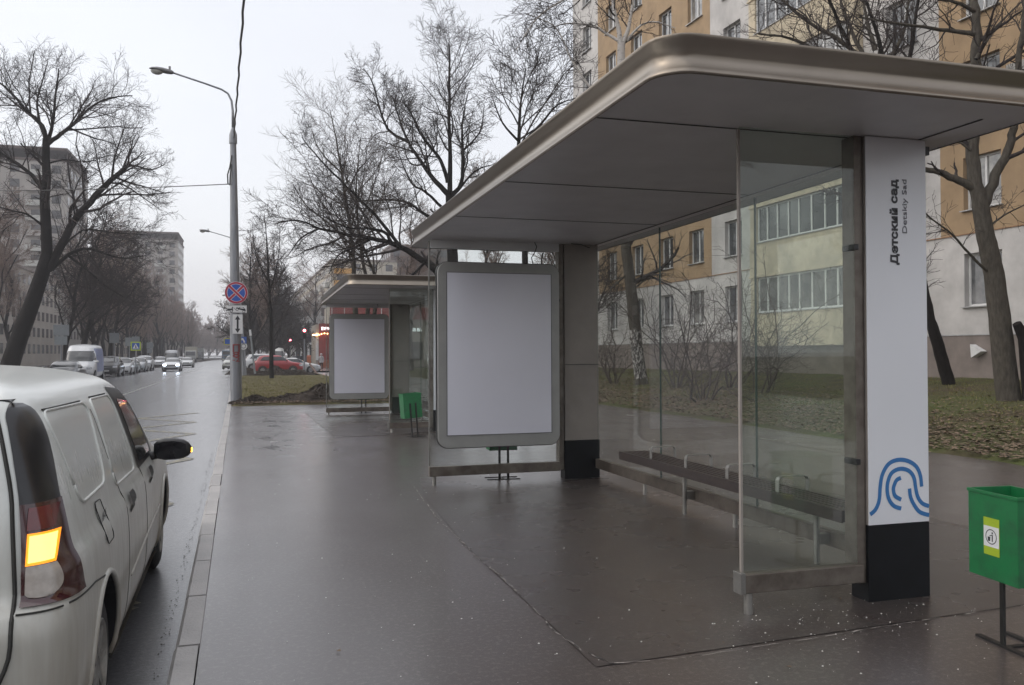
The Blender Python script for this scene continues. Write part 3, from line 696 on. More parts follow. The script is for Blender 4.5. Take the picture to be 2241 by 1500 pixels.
# white delivery van close on the left
m_vanw = bpy.data.materials.new('dirty_white_paint'); m_vanw.use_nodes = True
def van_paint(m):
    n = m.node_tree; n.nodes.clear(); L = n.links.new
    out = n.nodes.new('ShaderNodeOutputMaterial'); p = n.nodes.new('ShaderNodeBsdfPrincipled'); L(p.outputs[0], out.inputs[0])
    t = n.nodes.new('ShaderNodeTexCoord'); sx = n.nodes.new('ShaderNodeSeparateXYZ'); L(t.outputs['Object'], sx.inputs[0])
    nz = n.nodes.new('ShaderNodeTexNoise'); nz.inputs['Scale'].default_value = 2.2; nz.inputs['Detail'].default_value = 6; L(t.outputs['Object'], nz.inputs[0])
    mpn = n.nodes.new('ShaderNodeMapping'); mpn.inputs['Scale'].default_value = (9, 9, .9); L(t.outputs['Object'], mpn.inputs[0])
    n2 = n.nodes.new('ShaderNodeTexNoise'); n2.inputs['Scale'].default_value = 3; n2.inputs['Detail'].default_value = 5; L(mpn.outputs[0], n2.inputs[0])
    def mth(op, a, b_):
        q = n.nodes.new('ShaderNodeMath'); q.operation = op; q.use_clamp = op == 'MULTIPLY'
        for i, c in ((0, a), (1, b_)):
            if isinstance(c, (int, float)): q.inputs[i].default_value = c
            else: L(c, q.inputs[i])
        return q.outputs[0]
    h = mth('ADD', sx.outputs[2], mth('MULTIPLY', nz.outputs[0], .40)); h = mth('ADD', h, mth('MULTIPLY', n2.outputs[0], .50))
    mr = n.nodes.new('ShaderNodeMapRange'); mr.inputs['From Min'].default_value = .62; mr.inputs['From Max'].default_value = 1.75; mr.inputs['To Min'].default_value = .93; mr.inputs['To Max'].default_value = .06; L(h, mr.inputs[0])
    mx = n.nodes.new('ShaderNodeMix'); mx.data_type = 'RGBA'; L(mr.outputs[0], mx.inputs[0]); mx.inputs[6].default_value = (.66, .685, .66, 1); mx.inputs[7].default_value = (.20, .165, .115, 1)
    L(mx.outputs[2], p.inputs['Base Color'])
    r2 = n.nodes.new('ShaderNodeMapRange'); r2.inputs['To Min'].default_value = .22; r2.inputs['To Max'].default_value = .6; L(mr.outputs[0], r2.inputs[0]); L(r2.outputs[0], p.inputs['Roughness'])
    p.inputs['Coat Weight'].default_value = .35; p.inputs['Coat Roughness'].default_value = .08
van_paint(m_vanw)
m_seam = mat('shut_line', (.02, .02, .018), .7, var=0)
WS = 1.063
V = Shell(yr=[(.2, .10), (.32, .0), (.7, -.01), (.80, .02), (.84, .07), (1.0, .085), (1.3, .15), (1.5, .24), (1.58, .33), (1.63, .6), (1.66, 1.2), (1.685, 1.8)],
          yf=[(.2, 4.98), (.4, 5.08), (.6, 5.06), (.75, 4.95), (.88, 4.7), (.98, 4.3), (1.04, 3.98), (1.15, 3.72), (1.35, 3.32), (1.5, 2.98), (1.58, 2.78), (1.63, 2.55), (1.66, 2.35), (1.685, 2.1)],
          w=[(z, x*WS) for z, x in [(.2, .80), (.3, .855), (.45, .878), (.62, .884), (.8, .878), (.92, .865), (.98, .84), (1.1, .815), (1.3, .765), (1.45, .72), (1.53, .675), (1.59, .61), (1.63, .50), (1.665, .32), (1.685, .06)]], yc=2.0, n=14, bow=.012)
van = empty('delivery_van', (-1.565, 3.40, RZ), .024, 'dirty white delivery van at the kerb with glowing orange rear indicator', 'van')
zs = [.2+.02*i for i in range(31)]+[.8+.03*(i+1) for i in range(24)]+[1.535, 1.55, 1.565, 1.58, 1.595, 1.61, 1.622, 1.634, 1.646, 1.656, 1.666, 1.676, 1.6845]
AX, AR, WR = (.80, 4.08), .40, .335
bb_ = V.body(zs, 150, 24)
keep = []; mi = []
def inarch(v, k=1.): return abs(v[0]) > .6 and any(math.hypot(v[1]-y, v[2]-WR) < AR*k for y in AX)
for f, m_ in zip(bb_.f, bb_.m):
    c = [sum(bb_.v[i][k] for i in f)/len(f) for k in range(3)]
    if len(f) > 4 or not inarch(c): keep.append(f); mi.append(m_)
bb_.f, bb_.m = keep, mi
used = set(i for f in keep if len(f) == 4 for i in f)
for i in used:
    v = bb_.v[i]
    if abs(v[0]) > .6:
        for y in AX:
            d = math.hypot(v[1]-y, v[2]-WR)
            if d < AR*1.035 and d > .01: bb_.v[i] = (v[0], y+(v[1]-y)*AR/d, max(.2, WR+(v[2]-WR)*AR/d))
body = bb_.build('body', [m_vanw, m_plast], van, smooth=45, fix=True)
def VB(bb, name, m, par=van, **k): return bb.build(name, m, par, **k)
m_steel = mat('pressed_steel_rim', (.30, .29, .27), .45, metal=.5, var=.2, scale=8)
for y in AX:
    for sd in (-1, 1):
        wheel(van, sd*.905, y, WR, .20, m_steel, sd, 8)
        b = MB(); N = 30; rows = []
        for x_ in (None, .60, .58):
            r_ = []
            for j in range(N+1):
                t = math.pi*(-.14+1.28*j/N); yy, zz = y+math.cos(t)*(AR+.002), WR+math.sin(t)*(AR+.002)
                zz = max(.2, zz); X_ = abs(V.P(V.th_y(yy, zz, 1), zz).x)-.004 if x_ is None else x_
                k_ = 1 if x_ != .58 else .0
                r_.append((sd*X_, y+(yy-y)*k_, WR+(zz-WR)*k_))
            rows.append(r_)
        b.grid(rows); VB(b, 'wheel_well', m_plast)
# arch lips
for y in AX:
    pts = []
    for i in range(29):
        a = math.pi*(-.10+1.20*i/28); yy, zz = y+math.cos(a)*(AR+.012), WR+math.sin(a)*(AR+.012)
        if zz > .22: pts.append((yy, zz))
    b = MB(); V.line(b, pts, .014, 1, .0, 8); VB(b, 'arch_lip', m_vanw, smooth=180)
def lip(poly, m, r=.006, name='panel_lip', off=.001, closed=True):
    b_ = MB(); V.line(b_, poly+(poly[:1] if closed else []), r, 1, off, 6); return VB(b_, name, m, smooth=180)
pr_ = round_poly([(.56, 1.10), (1.24, 1.10), (1.40, 1.49), (.46, 1.50)], .09)
pr2 = round_poly([(1.50, 1.04), (2.36, 1.02), (2.24, 1.49), (1.55, 1.495)], .07)
for pg in (pr_, pr2):
    lip(pg, m_vanw, .0075)
b = MB(); V.line(b, [(.50, 1.505), (1.30, 1.50)], .004, 1, .004); VB(b, 'panel_gap', m_seam)
b = MB(); V.line(b, [(1.60, 1.505), (2.15, 1.50)], .004, 1, .004); VB(b, 'panel_gap', m_seam)
lip([(1.56, .30), (1.60, .6), (1.64, .95), (1.50, 1.2), (1.46, 1.45)], m_seam, .0022, 'door_gap', .0, False)
lip([(2.56, .30), (2.60, 1.0)], m_seam, .0022, 'door_gap', .0, False)
lip([(1.70, .52), (2.6, .57), (3.55, .60)], m_vanw, .009, 'door_crease', .0, False)
b = MB(); V.side(b, round_poly([(1.24, .205), (3.62, .205), (3.64, .275), (1.22, .275)], .02), .02, 1, 4, 20); VB(b, 'sill', m_vanw, smooth=60)
fw = [(2.52, 1.00), (3.50, 1.00), (3.34, 1.18), (2.98, 1.45), (2.72, 1.53), (2.30, 1.535)]
b = MB(); V.side(b, round_poly(fw, .04), .004, 1, 20, 14); fr_ = VB(b, 'door_window_frame', m_plast, smooth=180)
b = MB(); V.side(b, round_poly([(2.62, 1.035), (3.34, 1.035), (3.20, 1.18), (2.86, 1.44), (2.44, 1.455)], .03), .008, 1, 16, 12); VB(b, 'door_window', mat('door_glass', (.035, .04, .038), .05, col2=(.10, .10, .09), scale=4, coat=.6), smooth=180)
b = MB(); V.wrap(b, 1.05, 1.54, lambda z: V.th_x(itab(V.w, z)*.86, z), lambda z: V.th_x(-itab(V.w, z)*.86, z), .004, 14, 24); VB(b, 'windscreen', m_dkglass, smooth=180)
# tall rear light cluster with black upper blank
m_lens = mat('red_lens', (.13, .010, .014), .12, var=.1, scale=20, coat=1, rvar=0)
m_lensdk = mat('dark_red_lens', (.05, .010, .012), .15, var=.1, scale=9, coat=1)
m_smoke = mat('black_blanking_panel', (.010, .011, .013), .3, col2=(.022, .022, .024), scale=6, coat=.2)
XA = [(.81, .742), (1.0, .737), (1.17, .722), (1.35, .688), (1.45, .662), (1.51, .645), (1.54, .645), (1.56, .66)]
YB = [(.81, .30), (1.0, .29), (1.17, .31), (1.35, .38), (1.45, .41), (1.51, .42), (1.54, .38), (1.56, .26)]
def cluster(z0, z1, off, m, name, nz=16):
    b_ = MB(); V.wrap(b_, z0, z1, lambda z: V.th_x(itab(XA, z), z, -1), lambda z: V.th_y(itab(YB, z), z, 1), off, nz, 26); return VB(b_, name, m, smooth=180)
cluster(1.172, 1.555, .005, m_smoke, 'light_blank', 24)
lt = cluster(.815, 1.175, .009, m_lensdk, 'rear_light')
def lamp_patch(z0, z1, x0, x1, off, m, name):
    b_ = MB(); V.wrap(b_, z0, z1, lambda z: V.th_x(x0, z, -1), lambda z: V.th_x(x1, z, -1), off, 6, 12); return VB(b_, name, m, lt, smooth=180)
lamp_patch(1.08, 1.16, .748, .822, .013, m_lens, 'brake_lens')
m_ind = mat('lit_indicator', (.9, .4, .03), .3, emit=(1.0, .28, .01), es=.9)
lamp_patch(.957, 1.070, .750, .834, .014, m_ind, 'indicator')
lamp_patch(.967, 1.061, .757, .827, .0155, mat('indicator_core', (.9, .5, .1), .3, emit=(1.0, .58, .15), es=1.7), 'indicator_core')
b = MB(); rows = []
for i in range(13):
    z = .838+.117*i/12; t = (z-.888)/.052 if z < .888 else 0
    k = math.sqrt(max(.02, 1-t*t)); x1 = .80+.058*k if z < .888 else .858-.022*((z-.888)/.067)**2; x0 = .752 if z > .86 else .752+.03*(1-(z-.838)/.022)**2
    a, c = V.th_x(x0, z, -1), V.th_x(min(x1, itab(V.w, z)*.9495), z, -1); rows.append([V.P(a+(c-a)*j/12, z, .014) for j in range(13)])
b.grid(rows); VB(b, 'reversing_lens', mat('clear_lens', (.42, .38, .34), .15, var=.1, scale=25, coat=1), lt, smooth=180)
b = MB(); b.tube([V.P(V.th_x(itab([(.3, .60), (.5, .66), (.7, .725), (1.17, .70), (1.35, .665), (1.55, .60), (1.62, .56)], z), z, -1), z, .002) for z in [.34+.04*i for i in range(31)]], .008, 5); VB(b, 'tailgate_gap', m_seam)
lip([(.14, .80), (.5, .785), (.72, .755), (.80, .745), (.98, .70)], m_seam, .004, 'bumper_gap', .001, False)
b = MB(); b.tube([V.P(V.th_x(.735+.0125*i, .80, -1), .80, .002) for i in range(12)], .004, 5); VB(b, 'bumper_gap', m_seam)
ff = round_poly([(.83, 1.06), (.99, 1.055), (1.05, .86), (.87, .86)], .03)
b = MB(); V.side(b, ff, .003, 1, 8, 8); fl = VB(b, 'fuel_flap', m_vanw, smooth=180); b = MB(); V.line(b, ff+ff[:1], .0022, 1, .005); VB(b, 'flap_gap', m_seam, fl)
p_ = V.P(V.th_y(.925, .985, 1), .985, .016)
tm = text_mesh('fuel_lettering', 'АИ-95', .058, m_text, .0, .0003)
xs_ = [v.co.x for v in tm.vertices]; ys_ = [v.co.y for v in tm.vertices]
for v in tm.vertices: v.co.x -= (max(xs_)+min(xs_))/2; v.co.y -= (max(ys_)+min(ys_))/2; v.co.x *= .125/(max(xs_)-min(xs_))
to = bpy.data.objects.new('fuel_lettering', tm); COL.objects.link(to); to.parent = fl; to.location = p_; to.rotation_euler = (R(90), R(-4), R(90))
for y in (1.74, 2.86):
    b = MB(); V.side(b, round_poly([(y, .885), (y+.20, .895), (y+.20, .955), (y, .955)], .02), .018, 1, 4, 6); h_ = VB(b, 'door_handle', m_plast, smooth=60)
    b = MB(); V.side(b, round_poly([(y-.02, .855), (y+.21, .865), (y+.21, .885), (y-.02, .88)], .01), .004, 1, 3, 6); VB(b, 'handle_cup', m_seam, h_, smooth=60)
# door mirror with orange repeater
b = MB(); mr_rows = []; MY, MZ = 3.36, 1.03
for i, (xx, k) in enumerate(((.915, .55), (.94, .85), (.99, 1.0), (1.06, .98), (1.12, .85), (1.155, .6), (1.175, .25))):
    r_ = []
    for j in range(16):
        a = 2*math.pi*j/16; cy = MY-(xx-.86)*.12; r_.append((xx, cy+math.copysign(abs(math.cos(a))**.7, math.cos(a))*.06*k, MZ+math.copysign(abs(math.sin(a))**.8, math.sin(a))*.088*k*(1.0 if math.sin(a) > 0 else .85)))
    mr_rows.append(r_)
b.grid(mr_rows, closed=True); b.add(mr_rows[0], [tuple(range(16))]); b.add(mr_rows[-1], [tuple(range(16))[::-1]])
mo = VB(b, 'door_mirror', m_plast, smooth=60, fix=True)
b = MB(); b.tube([(.84, MY, .98), (.90, MY, .99), (.96, MY, 1.0)], [.04, .034, .03], 8); b.build('mirror_arm', m_plast, mo, smooth=180)
b = MB(); rows = [[(xx, MY-.068-(xx-.86)*.12, MZ+zz*k) for zz in (-.06, -.02, .03, .07)] for xx, k in ((.935, .7), (.98, .95), (1.05, 1.0), (1.11, .85), (1.14, .6))]; b.grid(rows); b.build('mirror_glass', mat('mirror_glass_dark', (.03, .03, .035), .1, metal=.6), mo)
b = MB(); b.box((1.162, MY-.055, MZ-.02), (1.180, MY-.02, MZ+.015)); b.build('repeater', mat('repeater_lit', (.9, .5, .03), .3, emit=(1, .5, .05), es=3), mo, bevel=.005)
b = MB(); V.wrap(b, .42, .62, lambda z: V.th_x(.3, z, -1), lambda z: V.th_x(-.3, z, -1), .004, 2, 6); VB(b, 'plate_recess', m_plast)

# parked and moving cars: one builder, several bodies
KIND = {
 'sedan': dict(yr=[(.18, .12), (.45, 0), (.78, .02), (.93, .07), (.98, .25), (1.05, .62), (1.25, 1.02), (1.36, 1.35), (1.43, 1.9)], yf=[(.18, 4.45), (.45, 4.56), (.68, 4.5), (.82, 4.15), (.93, 3.5), (1.0, 3.22), (1.2, 2.86), (1.34, 2.52), (1.40, 2.35), (1.43, 2.15)],
    w=[(.18, .80), (.4, .89), (.7, .9), (.92, .85), (.98, .80), (1.2, .70), (1.34, .60), (1.40, .46), (1.43, .08)], yc=2.0, ax=(.95, 3.62), r=.32, ws=(.99, 1.36), belt=.95, top=1.34, sw=[(1.15, .97), (3.15, .97), (2.6, 1.32), (1.55, 1.32)]),
 'hatch': dict(yr=[(.18, .10), (.45, 0), (.9, .05), (1.0, .10), (1.3, .35), (1.46, .65), (1.52, 1.2)], yf=[(.18, 4.0), (.45, 4.1), (.72, 4.02), (.88, 3.7), (1.0, 3.2), (1.2, 2.85), (1.42, 2.45), (1.49, 2.2), (1.52, 1.9)],
    w=[(.18, .78), (.4, .86), (.75, .87), (.98, .83), (1.05, .79), (1.3, .70), (1.43, .62), (1.49, .48), (1.52, .08)], yc=1.7, ax=(.72, 3.22), r=.31, ws=(1.03, 1.43), belt=1.0, top=1.42, sw=[(.55, 1.03), (3.0, 1.03), (2.45, 1.40), (.75, 1.40)]),
 'suv': dict(yr=[(.25, .10), (.5, 0), (1.0, .05), (1.1, .12), (1.4, .32), (1.6, .6), (1.68, 1.2)], yf=[(.25, 4.4), (.55, 4.55), (.85, 4.48), (1.0, 4.2), (1.1, 3.55), (1.2, 3.3), (1.4, 2.95), (1.58, 2.6), (1.65, 2.3), (1.68, 2.0)],
    w=[(.25, .84), (.5, .92), (.85, .93), (1.08, .89), (1.15, .85), (1.4, .75), (1.58, .66), (1.65, .5), (1.68, .08)], yc=1.9, ax=(.88, 3.60), r=.365, ws=(1.17, 1.58), belt=1.12, top=1.56, sw=[(.6, 1.16), (3.2, 1.14), (2.65, 1.54), (.95, 1.54)]),
 'van': dict(yr=[(.3, .05), (.5, 0), (2.2, .05), (2.4, .15), (2.5, .5)], yf=[(.3, 5.4), (.6, 5.5), (.95, 5.42), (1.15, 5.1), (1.3, 4.85), (1.7, 4.5), (2.05, 4.15), (2.3, 3.85), (2.43, 3.5), (2.5, 2.9)],
    w=[(.3, .92), (.5, 1.0), (1.2, 1.0), (1.6, .98), (2.2, .90), (2.38, .82), (2.46, .6), (2.5, .1)], yc=2.4, ax=(1.0, 4.5), r=.35, ws=(1.32, 2.02), belt=1.2, top=2.1, sw=[(4.05, 1.35), (4.85, 1.32), (4.35, 1.95), (4.05, 1.95)]),
}
M_rimc = mat('alloy_rim', (.35, .35, .36), .35, metal=.8)
M_headoff = mat('headlamp_lens', (.45, .47, .50), .12, var=.25, scale=12, coat=1)
M_headon = mat('headlamp_lit', (.9, .95, 1), .2, emit=(.72, .84, 1.0), es=14)
M_taill = mat('tail_lens', (.25, .01, .01), .2, coat=1)
M_plate = mat('number_plate', (.6, .6, .6), .4, var=.05)
M_chrome = mat('grille_chrome', (.55, .55, .57), .25, metal=.9)
def make_car(kind, col, label, cat, lit=False, col2=None, group='cars along the road', name='parked_car', rough=.3):
    K = KIND[kind]; S_ = Shell(K['yr'], K['yf'], K['w'], K['yc'], 6, .05)
    root = empty(name, (0, 0, 0), 0, label, cat, group)
    mp_ = mat('paint_%02x%02x%02x' % tuple(int(c*255) for c in col), col, rough, var=.06, scale=2, coat=.6)
    z0, z1 = S_.z0, S_.z1; n = 26; zz = [z0+(z1-z0)*(1-(1-i/n)**1.35) for i in range(n+1)]; zz[-1] = z1-.002
    S_.body(zz, 12, 8).build('body', mp_, root, smooth=50, fix=True)
    a, c = K['ws']
    b_ = MB(); S_.wrap(b_, a, c, lambda z: S_.th_x(itab(K['w'], z)*.84, z), lambda z: S_.th_x(-itab(K['w'], z)*.84, z), .006, 8, 12); b_.build('windshield', m_dkglass, root, smooth=180)
    b_ = MB(); S_.wrap(b_, a+.03, c-.03, lambda z: S_.th_x(-itab(K['w'], z)*.82, z, -1), lambda z: S_.th_x(itab(K['w'], z)*.82, z, -1), .006, 6, 10); b_.build('rear_window', m_dkglass, root, smooth=180)
    for sd in (1, -1):
        b_ = MB(); S_.side(b_, round_poly(K['sw'], .05), .008, sd, 6, 12); b_.build('side_window', m_dkglass, root, smooth=180)
        for y in K['ax']:
            r = K['r']; b_ = MB(); S_.side(b_, [(y+math.cos(t*math.pi/12)*(r+.055), max(z0+.005, r+math.sin(t*math.pi/12)*(r+.055))) for t in range(13)]+[(y-r-.055, z0+.004), (y+r+.055, z0+.004)], .004, sd, 8, 10); b_.build('wheel_arch', m_plast, root, smooth=180)
            wheel(root, sd*(K['w'][2][1]+.012), y, r, .2, M_rimc, sd, 5)
        zh = K['belt']*.72
        b_ = MB(); S_.wrap(b_, zh-.075, zh+.065, lambda z: S_.th_y(itab(K['yf'], z)-.34, z, 1), lambda z: S_.th_x(itab(K['w'], z)*.55, z), .006, 4, 10)
        if sd < 0:
            b_.v = [(-x, y, z) for x, y, z in b_.v]; b_.f = [f[::-1] for f in b_.f]
        b_.build('headlight', M_headon if lit else M_headoff, root, smooth=180)
        zt = K['belt']*.85
        b_ = MB(); S_.wrap(b_, zt-.09, zt+.07, lambda z: S_.th_x(itab(K['w'], z)*.6, z, -1), lambda z: S_.th_y(itab(K['yr'], z)+.25, z, 1), .006, 3, 8)
        if sd < 0:
            b_.v = [(-x, y, z) for x, y, z in b_.v]; b_.f = [f[::-1] for f in b_.f]
        b_.build('tail_light', M_taill, root, smooth=180)
        ym = K['sw'][1][0]-.15; xm = itab(K['w'], K['belt'])
        b_ = MB(); b_.tube([(sd*(xm-.06), ym, K['belt']+.06), (sd*(xm+.05), ym, K['belt']+.09), (sd*(xm+.12), ym, K['belt']+.10), (sd*(xm+.2), ym-.02, K['belt']+.10)], [.02, .06, .085, .05], 8); b_.build('mirror', mp_, root, smooth=180)
    zg = K['belt']*.66
    b_ = MB(); S_.wrap(b_, zg-.08, zg+.08, lambda z: S_.th_x(.42, z), lambda z: S_.th_x(-.42, z), .006, 3, 8); g_ = b_.build('grille', m_plast, root, smooth=180)
    b_ = MB(); S_.wrap(b_, zg-.0, zg+.018, lambda z: S_.th_x(.36, z), lambda z: S_.th_x(-.36, z), .012, 1, 8); b_.build('grille_bar', M_chrome, g_)
    b_ = MB(); S_.wrap(b_, z0+.03, z0+.20, lambda z: S_.th_x(.66, z), lambda z: S_.th_x(-.66, z), .006, 3, 8); b_.build('lower_bumper', m_plast, root, smooth=180)
    b_ = MB(); S_.wrap(b_, z0+.19, z0+.29, lambda z: S_.th_x(.26, z), lambda z: S_.th_x(-.26, z), .014, 1, 6); b_.build('number_plate', M_plate, root)
    return root
WH, SI, DG, BK, RD = (.62, .63, .64), (.34, .35, .36), (.045, .048, .052), (.018, .02, .022), (.30, .012, .018)
LEN = {'sedan': 4.56, 'hatch': 4.1, 'suv': 4.55, 'van': 5.5}
def put(kind, col, u_right, yfront, label, cat, heading=180, **k):
    """nose at yfront towards us; u_right = car flank nearest the middle of the road"""
    r = make_car(kind, col, label, cat, **k); W = KIND[kind]['w'][2][1]
    if heading == 180: r.location = (rx(u_right-W, yfront), yfront+LEN[kind], RZ); r.rotation_euler = (0, 0, R(180)+ZR)
    return r
put('sedan', DG, -8.75, 52.5, 'dark grey sedan nearest in the line of cars across the road', 'car')
v_ = put('van', WH, -9.3, 62.5, 'tall white van with bluish shade painted on its side in the line of cars', 'van', name='parked_van')
b = MB(); S_ = Shell(KIND['van']['yr'], KIND['van']['yf'], KIND['van']['w'], 2.4, 6, .05)
S_.side(b, [(.2, .6), (3.9, .6), (3.9, 2.2), (.2, 2.2)], .008, -1, 8, 16); b.build('side_shade', mat('van_side_shade', (.20, .23, .38), .4), v_, smooth=180, label='bluish shade painted on the side')  # bluish shade on the white van's flank, painted as a colour patch
put('suv', BK, -9.2, 74.2, 'black car with dark bonnet parked behind the tall white van', 'car')
put('hatch', WH, -9.05, 81, 'white hatchback parked fourth from the near end of the line', 'car')
put('sedan', (.03, .05, .048), -9.3, 88, 'dark green sedan parked beyond the white hatchback', 'car')
put('hatch', SI, -9.2, 94.5, 'silver grey hatchback parked beyond the dark green sedan', 'car')
put('suv', WH, -9.15, 100.5, 'tall white off-roader parked at the far end of the near line', 'car')
put('hatch', WH, -9.75, 128, 'white car facing us just left of the car with lit headlamps', 'car')
put('sedan', WH, -5.85, 95, 'white moving car with bright bluish headlamps switched on', 'car', lit=True, name='moving_car', group='moving cars')
put('sedan', (.55, .56, .54), -5.95, 124, 'pale sedan following the car with lit headlamps', 'car', name='moving_car', group='moving cars')
put('van', SI, -9.0, 140, 'grey minibus roof showing behind the lit white car', 'van', name='parked_van')
put('sedan', WH, -8.6, 152, 'white car parked behind the pale moving sedan', 'car')
# far queue, too small for detail: copies of one finished car
far0 = put('sedan', (.5, .5, .51), -5.4, 300, 'small pale car far down the road among the oncoming queue', 'car', group='far oncoming cars')
for i, (u, y) in enumerate(((-8.0, 315), (-5.4, 330), (-8.2, 345), (-5.6, 362), (-7.8, 385), (-10.4, 300), (-10.4, 322))):
    copy_tree(far0, loc=(rx(u-.9, y), y+4.5, RZ), group='far oncoming cars')
# red off-roader side-on behind the lawn, pale cars behind it
rc = make_car('suv', RD, 'red off-roader parked side-on beyond the lawn', 'car', group='cars beside the side road'); rc.location = (.05-.32, 74.9+1.2, RZ+.02); rc.rotation_euler = (0, 0, R(-90)+R(0)); rc.location = (-.40, 76.4, RZ)
rc.scale = (1, .92, 1)
c_ = make_car('sedan', (.5, .5, .5), 'silver sedan parked behind the red off-roader, nose showing', 'car', group='cars beside the side road'); c_.location = (1.0, 80.5, RZ); c_.rotation_euler = (0, 0, R(-90))
c_ = make_car('suv', WH, 'white car whose roof shows over the red off-roader', 'car', group='cars beside the side road'); c_.location = (-1.4, 86, .0); c_.rotation_euler = (0, 0, R(-88))
c_ = make_car('van', (.55, .55, .52), 'white minibus parked far behind the red off-roader', 'van', group='cars beside the side road'); c_.location = (2.3, 116, 0); c_.rotation_euler = (0, 0, R(180))
c_ = make_car('hatch', (.45, .46, .42), 'pale hatchback showing just right of the lamp post', 'car', group='cars beside the side road'); c_.location = (-2.2, 100, 0); c_.rotation_euler = (0, 0, R(170))

# trucks and the bus
def make_truck(label, loc, cabcol, boxcol):
    r = empty('truck', loc, R(180)+ZR, label, 'truck', 'trucks parked far along the road')
    b_ = MB(); b_.prism([(-1.2, 5.2, .5), (-1.2, 6.9, .5), (-1.2, 6.95, 1.5), (-1.2, 6.6, 2.6), (-1.2, 5.2, 2.7)], (2.4, 0, 0)); b_.build('cab', mat('cab_'+str(cabcol[0]), cabcol, .4), r, bevel=.06)
    b_ = MB(); b_.prism([(-1.05, 6.93, 1.55), (1.05, 6.93, 1.55), (1.0, 6.64, 2.5), (-1.0, 6.64, 2.5)], (0, .03, .01)); b_.build('windshield', m_dkglass, r)
    b_ = MB(); b_.box((-1.25, 0, 1.0), (1.25, 5.1, 3.6)); b_.build('cargo_box', mat('cargo_'+str(boxcol[0]), boxcol, .5), r, bevel=.04)
    b_ = MB(); b_.box((-1.0, .2, .55), (1.0, 5.2, .95)); b_.build('chassis', m_plast, r)
    b_ = MB(); b_.box((-1.2, 6.88, .45), (1.2, 7.0, .85)); b_.build('bumper', m_plast, r, bevel=.03)
    for sd in (-1, 1):
        b_ = MB(); b_.box((sd*.95-.17, 6.96, .9), (sd*.95+.17, 7.0, 1.1)); b_.build('headlight', M_headoff, r, bevel=.02)
        for y in (1.2, 5.9): wheel(r, sd*1.2, y, .48, .28, M_rimc, sd, 6)
    return r
make_truck('first far truck in the parked line, pale cargo box over a white cab', (rx(-10.4, 215), 215, RZ), (.5, .5, .48), (.42, .40, .33))
make_truck('second far truck in the parked line, grey with a dark cab', (rx(-10.6, 262), 262, RZ), (.12, .13, .13), (.30, .31, .30))
r = empty('bus', (rx(-3.2, 262), 262, RZ), ZR, 'blue city bus driving away far down the road', 'bus')
m_bus = mat('bus_blue', (.015, .09, .17), .35, coat=.4)
b = MB(); b.box((-1.27, 0, .4), (1.27, 11.5, 3.0)); b.build('body', m_bus, r, bevel=.12)
b = MB(); b.box((-1.05, -.02, 1.75), (1.05, .0, 2.65)); b.build('rear_window', m_dkglass, r, bevel=.008)
b = MB(); b.box((-.6, -.03, .9), (.6, -.001, 1.45)); b.build('engine_cover', m_plast, r, bevel=.01)
b = MB(); b.box((-1.2, -.06, .38), (1.2, 0, .62)); b.build('rear_bumper', m_plast, r, bevel=.01)
for sd in (-1, 1):
    b = MB(); b.box((sd*1.08-.08, -.03, 1.0), (sd*1.08+.08, -.001, 1.35)); b.build('tail_light', M_taill, r, bevel=.01)
    b = MB(); b.box((sd*1.275-.01, .8, 1.5), (sd*1.275+.01, 10.8, 2.5)); b.build('side_window', m_dkglass, r)
    for y in (2.6, 8.8): wheel(r, sd*1.25, y, .48, .28, M_rimc, sd, 6)

# ---------------------------------------------------------------- near apartment block on the right
m_or = mat('ochre_render', (.36, .25, .145), .85, var=.10, scale=1.2, bump=.15, bscale=30)
m_wr = mat('white_render', (.54, .52, .50), .85, var=.13, scale=.8, bump=.15, bscale=30)
m_yl = mat('yellow_loggia_panel', (.53, .455, .33), .8, var=.16, scale=1.4)
m_pl = mat('taupe_plinth', (.215, .180, .160), .85, var=.12, scale=1.5, bump=.1, bscale=20)
m_wf = mat('white_window_frame', (.66, .66, .65), .45, var=.05)
m_wp = [mat('window_pane_%s' % k, c, .06, col2=c2, scale=sc_, coat=.5, spec=.8) for k, c, c2, sc_ in (('dark', (.035, .04, .045), (.06, .065, .07), 1.2), ('curtain', (.20, .20, .20), (.05, .055, .06), 1.6), ('pale', (.30, .29, .27), (.10, .10, .10), 2.2))]
m_sill = mat('tin_sill', (.42, .42, .42), .4, metal=.3)
def win_mesh(wd, h, mull, key):
    """window frame, pane and sill meshes; local x = inwards, y = along the wall, z up, origin at sill centre"""
    f = MB(); t = .065; a = wd/2
    f.box((0, -a, 0), (.06, -a+t, h)); f.box((0, a-t, 0), (.06, a, h)); f.box((0, -a+t, 0), (.06, a-t, t)); f.box((0, -a+t, h-t), (.06, a-t, h))
    for m_ in mull: f.box((-.004, m_-t*.55, t), (.055, m_+t*.55, h-t))
    p = MB(); p.quad((.035, -a+.02, .02), (.035, -a+.02, h-.02), (.035, a-.02, h-.02), (.035, a-.02, .02))
    s = MB(); s.box((-.27, -a-.06, -.035), (-.002, a+.06, -.006))
    return f.mesh(key+'_frame', m_wf), [p.mesh(key+'_pane', m) for m in m_wp], s.mesh(key+'_sill', m_sill)
